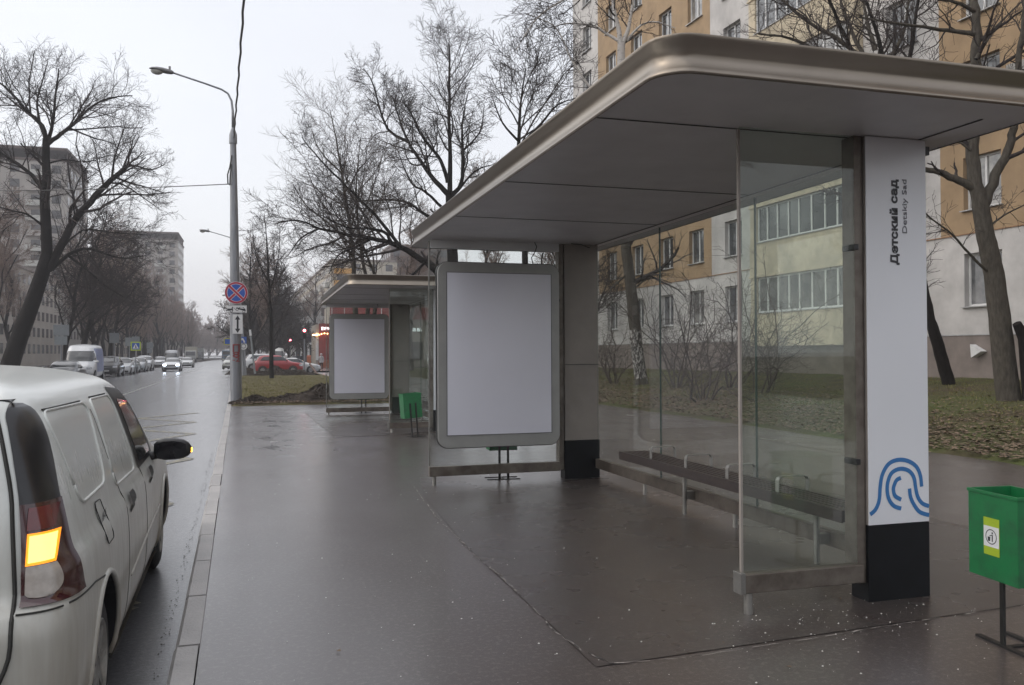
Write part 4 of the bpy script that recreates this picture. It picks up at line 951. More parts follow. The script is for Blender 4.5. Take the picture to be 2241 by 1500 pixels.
def wall_mesh(b, y0, y1, z0, z1, holes, mfun, ycuts=(), zcuts=(), depth=.2):
    ys = sorted(set([y0, y1, *ycuts]+[h[0] for h in holes]+[h[1] for h in holes])); zs_ = sorted(set([z0, z1, *zcuts]+[h[2] for h in holes]+[h[3] for h in holes]))
    ys = [y for y in ys if y0 <= y <= y1]
    hs = set()
    for h in holes: hs.add(h)
    for i in range(len(ys)-1):
        for j in range(len(zs_)-1):
            yc, zc = (ys[i]+ys[i+1])/2, (zs_[j]+zs_[j+1])/2
            if any(h[0] < yc < h[1] and h[2] < zc < h[3] for h in hs): continue
            b.cur = mfun(yc, zc); b.quad((0, ys[i], zs_[j]), (0, ys[i], zs_[j+1]), (0, ys[i+1], zs_[j+1]), (0, ys[i+1], zs_[j]))
    for a, c, d, e in hs:
        b.cur = mfun((a+c)/2, (d+e)/2)
        b.quad((0, a, d), (depth, a, d), (depth, a, e), (0, a, e)); b.quad((0, c, d), (0, c, e), (depth, c, e), (depth, c, d))
        b.quad((0, a, e), (depth, a, e), (depth, c, e), (0, c, e)); b.quad((0, a, d), (0, c, d), (depth, c, d), (depth, a, d))
    b.cur = 0
def place_win(root, ms, y, z, pv, depth=.2, part='window'):
    fm, pm, sm = ms
    o = bpy.data.objects.new(part, fm); COL.objects.link(o); o.parent = root; o.location = (depth-.03, y, z)
    p = bpy.data.objects.new('pane', pm[pv % 3]); COL.objects.link(p); p.parent = o
    s = bpy.data.objects.new('sill', sm); COL.objects.link(s); s.parent = o
    return o
A0 = .0307
ap = empty('apartment_block', (20.3*math.cos(A0), 20.3*math.sin(A0), 0), A0, 'tall ochre and white apartment block with yellow loggias right behind the bus stop', 'apartment block')
cols_ = [8.2, 11.6, 15.4, 18.72, 21.7, 31.3, 34.3, 37.1, 40.2, 43.35, 46.7]; FH = 2.79; wd, wh = 1.28, 1.53
holes = [(c-wd/2, c+wd/2, 2.9+FH*k, 2.9+FH*k+wh) for c in cols_ for k in range(9)]
def secm(y, z):
    if z < 2.09: return 3
    if z < 5.0: return 1
    if y > 45.1: return 1
    if y > 33.0: return 0
    if y > 20.2: return 1
    return 0
b = MB(); wall_mesh(b, -2, 48.85, .2, 27.6, holes, secm, ycuts=(45.1, 33.0, 20.2), zcuts=(2.09, 5.0))
b.cur = 1; b.quad((0, 48.85, .2), (0, 48.85, 27.6), (13, 48.85, 27.6), (13, 48.85, .2)); b.quad((0, -2, .2), (13, -2, .2), (13, -2, 27.6), (0, -2, 27.6)); b.quad((13, -2, .2), (13, 48.85, .2), (13, 48.85, 27.6), (13, -2, 27.6))
b.build('wall', [m_or, m_wr, m_yl, m_pl], ap)
b = MB(); b.box((-.25, -2.2, 27.6), (13.2, 49.05, 27.95)); b.build('roof', m_pl, ap)
b = MB(); b.box((-.02, -2, 2.06), (-.001, 23.35, 2.09)); b.box((-.02, 29.65, 2.06), (-.001, 48.8, 2.09)); b.build('plinth_edge', m_sill, ap)
b = MB(); b.box((-.03, -2, 4.985), (-.001, 23.35, 5.015)); b.box((-.03, 29.65, 4.985), (-.001, 48.8, 5.015)); b.build('belt_strip', mat('belt_brown', (.30, .17, .09), .7), ap)
mw = win_mesh(wd, wh, (.0,), 'flat_window')
r_ = random.Random(11)
for c in cols_:
    for k in range(9): place_win(ap, mw, c, 2.9+FH*k, r_.choice([0, 0, 0, 1, 1, 2]))
# protruding glazed loggias
b = MB(); lx = -.34
for k in range(9):
    z = 1.85+FH*k; zt_ = z+FH-.0
    b.box((lx, 23.4, z), (0, 29.6, z+1.30)); 
b.build('loggia_parapet', m_yl, ap)
b = MB()
for k in range(9):
    z = 1.85+FH*k; b.box((lx+.02, 29.15, z+1.3), (0, 29.58, z+2.72)); b.box((lx+.02, 23.42, z+1.3), (0, 23.8, z+2.72)); b.box((lx-.03, 23.36, z+2.72), (0, 29.64, z+2.79-.002))
b.build('loggia_pier', m_yl, ap)
lw = 5.33
ml = win_mesh(lw, 1.40, [-2.0, -1.35, -.62, .10, .72, 1.4, 2.05], 'loggia_window'); ml[2].transform(Matrix.Translation((.14, 0, 0)))
for k in range(9): place_win(ap, ml, 23.81+lw/2, 1.85+FH*k+1.315, (1, 0, 1, 2, 0, 1, 0, 1, 2)[k], depth=lx+.12, part='loggia_window')
b = MB(); b.prism([(-.01, 18.6, 1.60), (-.01, 18.95, 1.42), (-.01, 18.98, 1.80)], (-.18, .03, 0)); b.build('vent_hood', m_wf, ap)
b = MB(); b.box((-.45, 16.9, 8.7), (-.02, 17.5, 9.3)); b.build('air_conditioner', m_alu, ap, bevel=.02)
# ---------------------------------------------------------------- far buildings
m_bg = mat('pale_panel_wall', (.42, .38, .33), .9, col2=(.34, .30, .26), scale=.25)
m_bg2 = mat('grey_beige_panel_wall', (.36, .335, .31), .9, col2=(.28, .26, .24), scale=.2)
m_bg3 = mat('cream_panel_wall', (.46, .42, .34), .9, col2=(.38, .34, .28), scale=.2)
m_bdk = mat('brown_brick_wall', (.10, .075, .065), .9, scale=.5)
m_dark = mat('far_window_glass', (.085, .085, .088), .15, var=.3, scale=.8)
def block(label, loc, rz, L, D, Ht, floors, cols, m, front=True, side=False, z0w=1.4, name='apartment_block', crown=False, cat='apartment block', balc=None, frame=True):
    """local y along the long facade, facade plane x=0 facing -x, body to +x"""
    r = empty(name, loc, rz, label, cat)
    b = MB(); b.box((0, 0, -.4), (D, L, Ht)); b.build('wall', m, r)
    b = MB(); b.box((-.2, -.2, Ht), (D+.2, L+.2, Ht+.4)); b.build('roof', m_bdk if crown else m_pl, r)
    if crown:
        b = MB()
        for k in range(int(L/3.2)): b.box((.1, .1+k*3.2, Ht+.4), (.6, .9+k*3.2, Ht+2.0))
        for k in range(int(D/3.2)): b.box((.1+k*3.2, .1, Ht+.4), (.9+k*3.2, .6, Ht+2.0))
        b.box((-.1, -.1, Ht+2.0), (D, L, Ht+2.5)); b.build('roof_parapet', m_bdk, r)
    fh = (Ht-z0w)/floors; slots = []
    if front: slots += [('f', (k+.5)*L/cols, z0w+j*fh+.5) for j in range(floors) for k in range(cols)]
    if side: slots += [('s', (k+.5)*D/side, z0w+j*fh+.5) for j in range(floors) for k in range(side)]
    w_, h_ = 1.5, 1.45
    def wbox(bb, kind, p, z):
        if kind == 'f': bb.box((-.04, p-w_/2, z), (.1, p+w_/2, z+h_))
        else: bb.box((p-w_/2, -.04, z), (p+w_/2, .1, z+h_))
    rest = MB()
    mf, ms_ = MB(), MB(); wbox(mf, 'f', 0, 0); wbox(ms_, 's', 0, 0); ff_, fs_ = mf.mesh('window', m_dark), ms_.mesh('window', m_dark)
    slots.sort(key=lambda q: (q[1] if q[0] == 'f' else 0) + abs(q[2]-8)*.3)
    for i, (kd, p, z) in enumerate(slots):
        if i < 96:
            o = bpy.data.objects.new('window', ff_ if kd == 'f' else fs_); COL.objects.link(o); o.parent = r; o.location = (0, p, z) if kd == 'f' else (p, 0, z)
        else: wbox(rest, kd, p, z)
    if rest.v: tag(rest.build('windows_beyond', m_dark, r), kind='stuff')
    if balc:
        for (kind, p, z, w2, mm) in balc:
            b = MB()
            if kind == 's': b.box((p-w2/2, -1.0, z), (p+w2/2, -.001, z+1.1))
            else: b.box((-1.0, p-w2/2, z), (-.001, p+w2/2, z+1.1))
            b.build('balcony', mm, r)
    return r
m_balo = mat('orange_balcony', (.52, .27, .05), .8)
m_balw = mat('pale_balcony', (.45, .45, .42), .8)
# right: long cream block beyond the shops
block('long cream apartment block with orange balconies beyond the red shop', (15.2, 185, 0), .031, 125, 14, 21.6, 8, 40, m_bg3, True, 4, balc=[('s', 2.2, 3.2+2.6*j, 3.6, m_balo if j in (3, 4, 5, 6) else m_balw) for j in range(7)]+[('f', 6+12*i, 3.2+2.6*j, 3.4, m_balw) for i in range(6) for j in range(6)])
block('dark brown tower block behind the bare trees right of the cream block', (30, 200, 0), 0, 16, 14, 27, 9, 5, m_bdk, True, 5)
# left: slab and towers behind the trees
block('long pale apartment slab behind the trees across the road', (-33.5, 168, 0), math.pi, 88, 12, 14.5, 5, 30, m_bg, True, False)
block('tall grey apartment tower at the left edge behind the leaning tree', (-33.0, 190, 0), math.pi+.0, 20, 30, 36.5, 13, 7, m_bg2, True, 9, crown=True)
block('far grey apartment tower with a dark open roof storey', (-23.4, 300, 0), math.pi, 20, 24, 36.8, 13, 6, m_bg2, True, 7, crown=True)
block('low pale slab between the two towers across the road', (-30, 270, 0), math.pi, 75, 12, 15, 5, 24, m_bg, True, False)
# towers show the face towards us: windows on the gable
for o in [o for o in COL.objects if o.get('category') == 'apartment block' and abs(o.rotation_euler[2]-math.pi) < .01 and o.parent is None]:
    L_ = {'tall': (20, 30, 13, 9, 36.5), 'far ': (20, 24, 13, 7, 36.8)}.get(o['label'][:4])
    if not L_: continue
    L, D, fl_, nn, Ht = L_
    b = MB(); b.box((-.75, -.06, 0), (.75, .1, 1.45)); me = b.mesh('window', m_dark)
    for j in range(fl_):
        for k in range(nn):
            b2 = bpy.data.objects.new('gable_window', me); COL.objects.link(b2); b2.parent = o; b2.location = ((k+.5)*D/nn, L+.0, 1.9+j*(Ht-1.4)/fl_); b2.rotation_euler = (0, 0, math.pi)
    for j in range(1, fl_):
        for k in (1, nn-2):
            b = MB(); b.box(((k+.5)*D/nn-1.5, L+.001, 1.3+j*(Ht-1.4)/fl_), ((k+.5)*D/nn+1.5, L+1.0, 2.3+j*(Ht-1.4)/fl_)); b.build('balcony', m_balw if (j+k) % 3 else m_bg2, o)

# shops
m_red = mat('red_shop_cladding', (.26, .035, .028), .5, var=.15, scale=1)
m_litw = mat('lit_white_letters', (.9, .9, .9), .5, emit=(.85, .93, 1), es=1.6)
m_litp = mat('lit_pink_letters', (.9, .9, .9), .5, emit=(1, .85, .85), es=2.2)
m_warm = mat('warm_lamp', (1, .7, .4), .5, emit=(1, .52, .20), es=10)
sp = empty('shop_building', (6.7, 105, 0), 0, 'red fronted shop with lit white letters beyond the far shelter', 'shop')
b = MB(); b.box((0, 0, 0), (1.7, 9, 5.2)); b.box((1.7, .6, 0), (16, 9, 7.5)); b.build('wall', m_bg, sp)
b = MB(); b.box((.35, -.12, .9), (1.69, -.002, 5.3)); b.box((1.75, .4, 5.9), (16, .598, 7.4)); b.build('red_fascia', m_red, sp)
b = MB(); b.box((.30, -.2, .0), (1.75, -.004, .88)); b.build('brick_base', mat('orange_brick', (.30, .09, .04), .7), sp)
for i in range(5):
    b = MB(); b.box((1.9+i*1.5, .37, 5.85), (1.98+i*1.5, .399, 7.45)); b.build('fascia_strip', m_wf, sp)
b = MB(); b.box((1.85, .5, 0), (2.9, .598, 3.4)); b.build('door', m_dark, sp)
for i in range(4):
    b = MB(); b.box((3.4+i*2.6, .5, .9), (5.3+i*2.6, .598, 3.1)); b.build('shop_window', m_dark, sp, bevel=.005)
b = MB(); b.box((-.02, -.1, .9), (.30, -.002, 4.2)); b.build('poster_strip', m_wf, sp)
text_obj('lit_lettering', 'ЕУРК', .5, m_litp, sp, (6.7+1.15, 104.86, 4.70), (R(90), 0, 0), .01, fit=(1.0, .36))
text_obj('lit_lettering', '22 ОВВ ВА', .5, m_litw, sp, (18.6, 105.58, 4.62), (R(90), 0, 0), .01, fit=(2.2, .42))
lt_ = empty('string_lights', (6.6, 104.7, 3.9), 0, 'string of warm glowing lamps hung across the red shop front', 'string lights')
b = MB(); pts = [(-.3+.35*i, 0, .22-.05*abs(i-4)+.02*i) for i in range(9)]; b.tube(pts, .012, 5); b.build('cable', m_plast, lt_)
for p in pts[1:]:
    b = MB(); rows = [[(p[0]+math.cos(2*math.pi*j/8)*.07*math.sin(t), math.sin(2*math.pi*j/8)*.07*math.sin(t), p[2]-.09+.07*math.cos(t)) for j in range(8)] for t in (.01, .8, 1.57, 2.3, 3.13)]; b.grid(rows, closed=True); b.build('bulb', m_warm, lt_, smooth=180)
b = MB(); b.box((-.35, -.05, -.02), (.55, .03, .10)); b.build('light_tube', m_warm, lt_, bevel=.02)
pv = empty('shop_building', (5.6, 150, 0), 0, 'pale low shop with tall columns and a blue sign left of the red shop', 'shop')
b = MB(); b.box((0, 0, 0), (6.2, 14, 10.5)); b.build('wall', mat('pale_grey_shop_wall', (.40, .40, .385), .8, scale=.5), pv)
for i in range(5):
    b = MB(); b.box((.25+i*1.15, -.5, 0), (.6+i*1.15, -.1, 3.5)); b.build('column', m_wf, pv, bevel=.03)
b = MB(); b.box((.1, -.06, .1), (5.0, -.001, 3.4)); b.build('shop_window', m_dark, pv)
b = MB(); b.box((.45, -.7, 3.75), (4.9, -.1, 4.85)); sg = b.build('shop_sign', mat('blue_sign_board', (.04, .07, .26), .5), pv, bevel=.03)
b = MB(); b.box((.2, -.75, 3.2), (3.3, -.4, 3.6)); b.build('awning', m_wf, pv)
for j in range(2):
    for i in range(4): b = MB(); b.box((.7+i*1.4, -.05, 5.6+j*2.6), (1.5+i*1.4, .1, 7.0+j*2.6)); b.build('window', m_dark, pv)

# ---------------------------------------------------------------- lamp posts, wires, signs
m_lampg = mat('lamp_head_grey', (.22, .22, .22), .4, metal=.3)
m_lampgl = mat('lamp_glass', (.45, .45, .42), .1, coat=.5)
m_signw = mat('sign_white', (.70, .70, .70), .35, var=.03)
m_signr = mat('sign_red', (.42, .035, .07), .35, var=.05)
m_signb = mat('sign_blue', (.03, .10, .42), .35, var=.05)
m_signback = mat('sign_back_grey', (.24, .26, .27), .5, metal=.3, var=.05)
def lamp_post(loc, label, lean=-.1, rb=.185, rt=.095, Ht=8.9, seed=0):
    r = empty('street_lamp', loc, 0, label, 'street lamp', 'street lamps beside the kerb')
    b = MB(); pts = [(lean*i/10, 0, Ht*i/10) for i in range(11)]; b.tube(pts, [rb if i < 3 else rb+(rt-rb)*(i-2)/8 for i in range(11)], 20); b.build('pole', m_galv, r, smooth=40)
    b = MB(); b.tube([(lean, 0, Ht-.28), (lean, 0, Ht+.02), (lean, 0, Ht+.25)], [rt+.035, rt+.03, .05], 14); b.build('collar', m_galv, r, smooth=40)
    b = MB(); arm = [(lean, 0, Ht), (lean-.01, 0, Ht+.8), (lean-.05, 0, Ht+1.15), (lean-.16, 0, Ht+1.38), (lean-.36, 0, Ht+1.50), (lean-.9, 0, Ht+1.66), (lean-1.9, 0, Ht+1.93)]
    b.tube(arm, [.05, .04, .035, .033, .032, .03, .03], 8); b.build('arm', m_galv, r, smooth=180)
    hx, hz_ = lean-1.85, Ht+1.93; b = MB(); rows = []
    for i, (t, wy, up_, dn) in enumerate(((0, .05, .04, .04), (.06, .09, .07, .07), (.18, .11, .085, .08), (.32, .13, .10, .07), (.5, .15, .09, .04), (.66, .11, .05, .02), (.74, .03, .01, .01))):
        rows.append([(hx-t, math.cos(2*math.pi*j/12)*wy, hz_+.10*t+(up_ if math.sin(2*math.pi*j/12) > 0 else dn)*math.sin(2*math.pi*j/12)) for j in range(12)])
    b.grid(rows, closed=True); b.add(rows[0], [tuple(range(12))]); h = b.build('lamp_head', m_lampg, r, smooth=180)
    b = MB(); rows = [[(hx-.50+math.cos(2*math.pi*j/12)*.2*k, math.sin(2*math.pi*j/12)*.12*k, hz_+.02-d) for j in range(12)] for k, d in ((1, 0), (.95, .05), (.7, .10), (.3, .13), (.02, .135))]; b.grid(rows, closed=True); b.build('lamp_glass', m_lampgl, h, smooth=180)
    b = MB(); b.cyl((hx-.12, 0, hz_+.08), (hx-.12, 0, hz_+.19), .035, 8); b.build('photocell', m_lampg, h)
    return r
l1 = lamp_post((-.68, 29.75, 0), 'near grey street lamp carrying the round no-stopping sign')
lamp_post((-.95, 66, -.2), 'second street lamp, rising just behind the near one', lean=-.55)
lamp_post((rx(.3, 140), 140, 0), 'distant thin street lamp at the right kerb far down the road', lean=-.1)
# the signs are clamped to the near post and face us
PY = 29.55
def disc(bb, cx, cz, r, y, n=40): bb.add([(cx+math.cos(2*math.pi*i/n)*r, y, cz+math.sin(2*math.pi*i/n)*r) for i in range(n)], [tuple(range(n))])
def plate(bb, x0, x1, z0, z1, y, t=.004): bb.box((x0, y, z0), (x1, y+t, z1))
c0 = at(517, 641, PY); cx, cz = c0.x, c0.z
sg = empty('road_sign', (cx, PY, cz), 0, 'round blue and red no-stopping sign on the near lamp post', 'road sign')
b = MB(); n = 44
b.prism([(math.cos(2*math.pi*i/n)*.365, 0, math.sin(2*math.pi*i/n)*.365) for i in range(n)], (0, .01, 0)); b.build('sign_plate', m_signw, sg)
b = MB(); disc(b, 0, 0, .355, -.003); b.build('red_ring', m_signr, sg)
b = MB(); disc(b, 0, 0, .292, -.005); b.build('white_ring', m_signw, sg)
b = MB(); disc(b, 0, 0, .280, -.007); b.build('blue_field', m_signb, sg)
for a in (R(45), R(-45)):
    for w_, y, m, nm in ((.050, -.009, m_signw, 'cross_edge'), (.036, -.011, m_signr, 'cross_bar')):
        b = MB(); dx, dz = math.cos(a)*.30, math.sin(a)*.30; nx, nz_ = -math.sin(a)*w_, math.cos(a)*w_; yy = y-(.004 if a < 0 else 0)
        b.add([(-dx-nx, yy, -dz-nz_), (dx-nx, yy, dz-nz_), (dx+nx, yy, dz+nz_), (-dx+nx, yy, -dz+nz_)], [(0, 1, 2, 3)]); b.build(nm, m, sg)
b = MB(); b.box((-.05, .01, -.2), (.05, .06, .2)); b.build('clamp', m_galv, sg)
t0, t1 = at(497, 668, PY), at(540, 685.5, PY)
cx2, cz2, w2, h2 = (t0.x+t1.x)/2, (t0.z+t1.z)/2, (t1.x-t0.x), (t0.z-t1.z)
sg2 = empty('road_sign', (cx2, PY, cz2), 0, 'white tow-away plate under the round sign on the near lamp post', 'road sign')
b = MB(); plate(b, -w2/2, w2/2, -h2/2, h2/2, 0, .01); b.build('sign_plate', m_signw, sg2, bevel=.002)
def poly2(name, pts, parent, y=-.003, m=None, sx=1., sz=1.):
    b_ = MB(); b_.add([(x*sx, y, z*sz) for x, z in pts], [tuple(range(len(pts)))]); return b_.build(name, m or m_text, parent)
W2, H2 = w2, h2     # pictogram laid out in fractions of the plate
def fr(pts): return [((x-.5)*W2, (.5-y)*H2) for x, y in pts]
poly2('truck_pictogram', fr([(.01, .45), (.22, .45), (.26, .20), (.29, .20), (.29, .45), (.31, .70), (.01, .72)]), sg2)
poly2('hook_pictogram', fr([(.28, .28), (.30, .28), (.44, .56), (.42, .58)]), sg2)
poly2('car_pictogram', fr([(.46, .30), (.50, .28), (.58, .34), (.66, .22), (.84, .27), (.92, .50), (.95, .62), (.94, .78), (.48, .46)]), sg2)
poly2('car_window', fr([(.62, .37), (.68, .27), (.80, .30), (.86, .47)]), sg2, -.005, m_signw)
for fx, fy in ((.21, .76), (.51, .55), (.85, .82)):
    b = MB(); disc(b, (fx-.5)*W2, (.5-fy)*H2, .045, -.006, 16); b.build('wheel_mark', m_text, sg2); b = MB(); disc(b, (fx-.5)*W2, (.5-fy)*H2, .028, -.008, 16); b.build('wheel_hub', m_signw, sg2)
for x0, x1, z0, z1 in ((-w2/2+.01, w2/2-.01, -h2/2+.01, -h2/2+.018), (-w2/2+.01, w2/2-.01, h2/2-.018, h2/2-.01)):
    b = MB(); b.quad((x0, -.003, z0), (x1, -.003, z0), (x1, -.003, z1), (x0, -.003, z1)); b.build('sign_border', m_text, sg2)
t0, t1 = at(509, 688.5, PY), at(531, 731, PY); cx3, cz3, w3, h3 = (t0.x+t1.x)/2, (t0.z+t1.z)/2, t1.x-t0.x, t0.z-t1.z
sg3 = empty('road_sign', (cx3, PY, cz3), 0, 'white plate with a black double-headed arrow on the near lamp post', 'road sign')
b = MB(); plate(b, -w3/2, w3/2, -h3/2, h3/2, 0, .01); b.build('sign_plate', m_signw, sg3, bevel=.002)
poly2('double_arrow', [(0, .29), (.085, .15), (.03, .15), (.03, -.15), (.085, -.15), (0, -.29), (-.085, -.15), (-.03, -.15), (-.03, .15), (-.085, .15)], sg3)
# red spray lettering wrapped on the post
m_spray = mat('red_spray', (.36, .05, .06), .6, col2=(.22, .06, .06), scale=30)
for s_, zt in (('П', (752, 773)), ('8', (769, 784)), ('-2', (781, 793))):
    a_, c_ = at(517, zt[0], PY), at(517, zt[1], PY); me = text_mesh('spray_lettering', s_, .3, m_spray, .006, .001)
    xs = [v.co.x for v in me.vertices]; ys = [v.co.y for v in me.vertices]; mx_, my_ = (max(xs)+min(xs))/2, (max(ys)+min(ys))/2
    bm = bmesh.new(); bm.from_mesh(me); bmesh.ops.subdivide_edges(bm, edges=[e for e in bm.edges if e.calc_length() > .05], cuts=2)
    for v in bm.verts:
        x = (v.co.x-mx_)*.24/max(.1, max(xs)-min(xs)); z = (v.co.y-my_)*(a_.z-c_.z)*.85/max(.1, max(ys)-min(ys)); R_ = .195
        v.co = Vector((R_*math.sin(x/R_), -R_*math.cos(x/R_), z+(a_.z+c_.z)/2))
    bm.to_mesh(me); bm.free(); o = bpy.data.objects.new('spray_lettering', me); COL.objects.link(o); o.parent = l1
# cable coil and wires
b = MB(); b.tube([(-.14, -.14, 8.2), (-.20, -.15, 7.8), (-.27, -.14, 7.55), (-.26, -.12, 7.25), (-.20, -.14, 7.2), (-.19, -.16, 7.5), (-.15, -.16, 7.9)], .022, 6); b.build('cable_coil', m_plast, l1, smooth=180)
def wire(name, a, c, sag, r, label, tw=0.):
    b_ = MB(); a, c = Vector(a), Vector(c); n = 60; o_ = empty(name, a, 0, label, 'overhead cable')
    pts = [a.lerp(c, i/n)-Vector((0, 0, 4*sag*(i/n)*(1-i/n)))-a for i in range(n+1)]
    b_.tube([p+Vector((tw*math.sin(i*2.1), 0, tw*math.cos(i*2.1))) for i, p in enumerate(pts)], r, 6); b_.build('cable', m_plast, o_, smooth=180)
q = at(534, 0, 16.5); A_ = Vector((-.76, 29.7, 8.8)); d_ = (q-A_); E_ = A_+d_*((29.7+8)/(29.7-16.5)); E_.z = 8.6
# anchor the far end on a height and solve so the cable passes the measured place
t_ = (29.7-16.5)/(29.7+8); E_.x = A_.x+(q.x-A_.x)/t_
wire('overhead_cable', A_, E_, (A_.z*(1-t_)+E_.z*t_-q.z)/(4*t_*(1-t_)), .024, 'thick twisted overhead cable running from the near lamp post towards us', .012)
q2 = at(0, 412, 40); wire('overhead_cable', (-.86, 29.8, 7.28), q2+(q2-Vector((-.86, 29.8, 7.28)))*.6, .12, .016, 'thin overhead cable crossing the road to the left')
# small signs on the second post and on the far kerb
g0 = at(532, 745, 65.6); sgx = empty('road_sign', g0, 0, 'small blue sign with a white mark on the second lamp post', 'road sign')
b = MB(); plate(b, -.20, .24, -.25, .25, 0, .01); b.build('sign_plate', m_signb, sgx); poly2('white_mark', [(-.12, .16), (.0, .16), (.16, -.16), (.04, -.16), (-.02, .0), (-.12, .0)], sgx, -.003, m_signw)
g0 = at(533, 758, 65.6); sgx = empty('road_sign', g0, 0, 'small pale ring sign below the blue one on the second lamp post', 'road sign')
b = MB(); b.prism([(math.cos(2*math.pi*i/24)*.26, 0, math.sin(2*math.pi*i/24)*.26) for i in range(24)], (0, .01, 0)); b.build('sign_plate', m_signw, sgx); b = MB(); disc(b, 0, 0, .18, -.003, 24); b.build('grey_ring', m_signback, sgx); b = MB(); disc(b, 0, 0, .12, -.005, 24); b.build('ring_field', m_signw, sgx)
g0 = at(497, 748, 65.6); sgx = empty('road_sign', g0, 0, 'yellow sign edge showing left of the near lamp post', 'road sign'); b = MB(); plate(b, -.22, .26, -.24, .24, 0, .01); b.build('sign_plate', mat('sign_yellow', (.50, .48, .04), .4), sgx); b = MB(); plate(b, -.16, .2, -.18, .18, -.004, .003); b.build('sign_field', m_signb, sgx)
def back_sign(px, py0, py1, pyb, Y, w_, label, two=False):
    a_, c_ = at(px, py0, Y), at(px, py1, Y); r = empty('road_sign', (a_.x, Y, RZ), .1, label, 'road sign', 'grey sign backs across the road')
    b_ = MB(); b_.cyl((0, .03, 0), (0, .03, a_.z+.1-RZ), .035, 8); b_.build('post', m_galv, r)
    b_ = MB(); b_.box((-w_/2, 0, c_.z-RZ), (w_/2, .012, a_.z-RZ)); b_.build('sign_plate', m_signback, r, bevel=.004)
    b_ = MB(); zc = (a_.z+c_.z)/2-RZ
    for dz in (-.2, .2): b_.box((-w_/2+.05, -.02, zc+dz-.015), (w_/2-.05, -.001, zc+dz+.015))
    b_.build('sign_brace', m_galv, r)
    if two: b_ = MB(); b_.box((-w_/2+.06, 0, c_.z-RZ-.55), (w_/2-.1, .012, c_.z-RZ-.03)); b_.build('lower_plate', m_signback, r, bevel=.004)
back_sign(134, 711, 735, 785, 57, .85, 'largest grey sign back, on the far kerb left of the white van', True)
back_sign(250, 729, 751, 775, 75, .72, 'square grey sign back above the white van roof')
back_sign(283, 739, 758, 780, 85, .68, 'left one of two adjoining grey sign backs beyond the van')
back_sign(297, 737, 756, 780, 86.5, .68, 'right one of two adjoining grey sign backs, above the crossing sign')
back_sign(328, 750, 763, 780, 110, .72, 'farthest grey sign back with a second plate below it', True)
g0 = at(297, 758, 84); cs = empty('road_sign', (g0.x, 84, RZ), 0, 'blue crossing sign with a yellow-green border across the road', 'road sign')
zc = g0.z-RZ; b = MB(); b.cyl((0, .04, 0), (0, .04, zc), .035, 8); b.build('post', m_galv, cs)
b = MB(); b.box((-.42, 0, zc-.40), (.42, .012, zc+.40)); b.build('sign_plate', mat('sign_lime', (.50, .62, .03), .35), cs)
b = MB(); b.box((-.32, -.006, zc-.30), (.32, -.001, zc+.30)); b.build('blue_field', m_signb, cs)
poly2('white_triangle', [(-.26, zc-.22), (.26, zc-.22), (0, zc+.25)], cs, -.009, m_signw); poly2('walker_mark', [(-.07, zc-.2), (-.02, zc-.2), (.02, zc-.08), (.07, zc-.2), (.11, zc-.2), (.04, zc), (.02, zc+.1), (-.03, zc+.1), (-.04, zc-.05)], cs, -.012, m_text)
# traffic lights beyond the side road
def traffic_light(px, py, Y, label):
    a_ = at(px, py, Y); r = empty('traffic_light', (a_.x, Y, 0), 0, label, 'traffic light', 'traffic lights by the shops')
    b_ = MB(); b_.cyl((0, 0, 0), (0, 0, a_.z+.2), .06, 8); b_.build('pole', m_galv, r)
    b_ = MB(); b_.box((-.16, -.2, a_.z-.75), (.16, -.062, a_.z+.2)); b_.build('lamp_housing', m_plast, r, bevel=.02)
    for k, m in enumerate((mat('red_light', (1, .2, .2), .4, emit=(1, .16, .22), es=14), m_plast, m_plast)):
        b_ = MB(); b_.prism([(math.cos(2*math.pi*i/16)*.12, -.215, a_.z-.3*k+math.sin(2*math.pi*i/16)*.12) for i in range(16)], (0, .012, 0)); b_.build('signal_lens', m, r)
traffic_light(666, 724, 79, 'traffic light showing red on a tall pole left of the red shop')
traffic_light(635, 745, 112, 'lower red traffic light behind the red car')
# bent post and thin wooden stake on the lawn
st = empty('wooden_stake', gnd(560, 815), 0, 'thin pale leaning stake between the lamp post and the red car', 'stake'); a_, c_ = at(558, 815, 62), at(547, 722, 62); st.location = a_
b = MB(); b.tube([(0, 0, -.1), c_-a_], [.07, .05], 8); b.build('stake_rod', m_signback, st); b = MB(); b.tube([(c_-a_)*.86, (c_-a_)*1.0], .075, 8); b.build('stake_top', m_signw, st)
a_, c_ = at(696, 822, 66), at(678, 797, 70); o = empty('fallen_rail', a_, 0, 'dark slanting rail at the path edge left of the walking person', 'rail'); b = MB(); b.tube([(0, 0, 0), c_-a_], .09, 6); b.build('rail_bar', mat('rusty_rail', (.10, .06, .045), .8), o)
# post box beside the shop
a_ = at(676, 800, 92); o = empty('post_box', (a_.x, 92, 0), 0, 'small orange box on the pavement before the red shop', 'post box'); b = MB(); b.box((-.2, -.18, .55), (.2, .18, 1.35)); b.prism([(-.22, -.2, 1.35), (.22, -.2, 1.35), (.18, -.1, 1.5), (-.18, -.1, 1.5)], (0, .3, 0)); b.build('box_body', mat('orange_box', (.42, .12, .05), .6), o, bevel=.02); b = MB(); b.box((-.04, -.04, 0), (.04, .04, .56)); b.build('box_leg', m_iron, o)

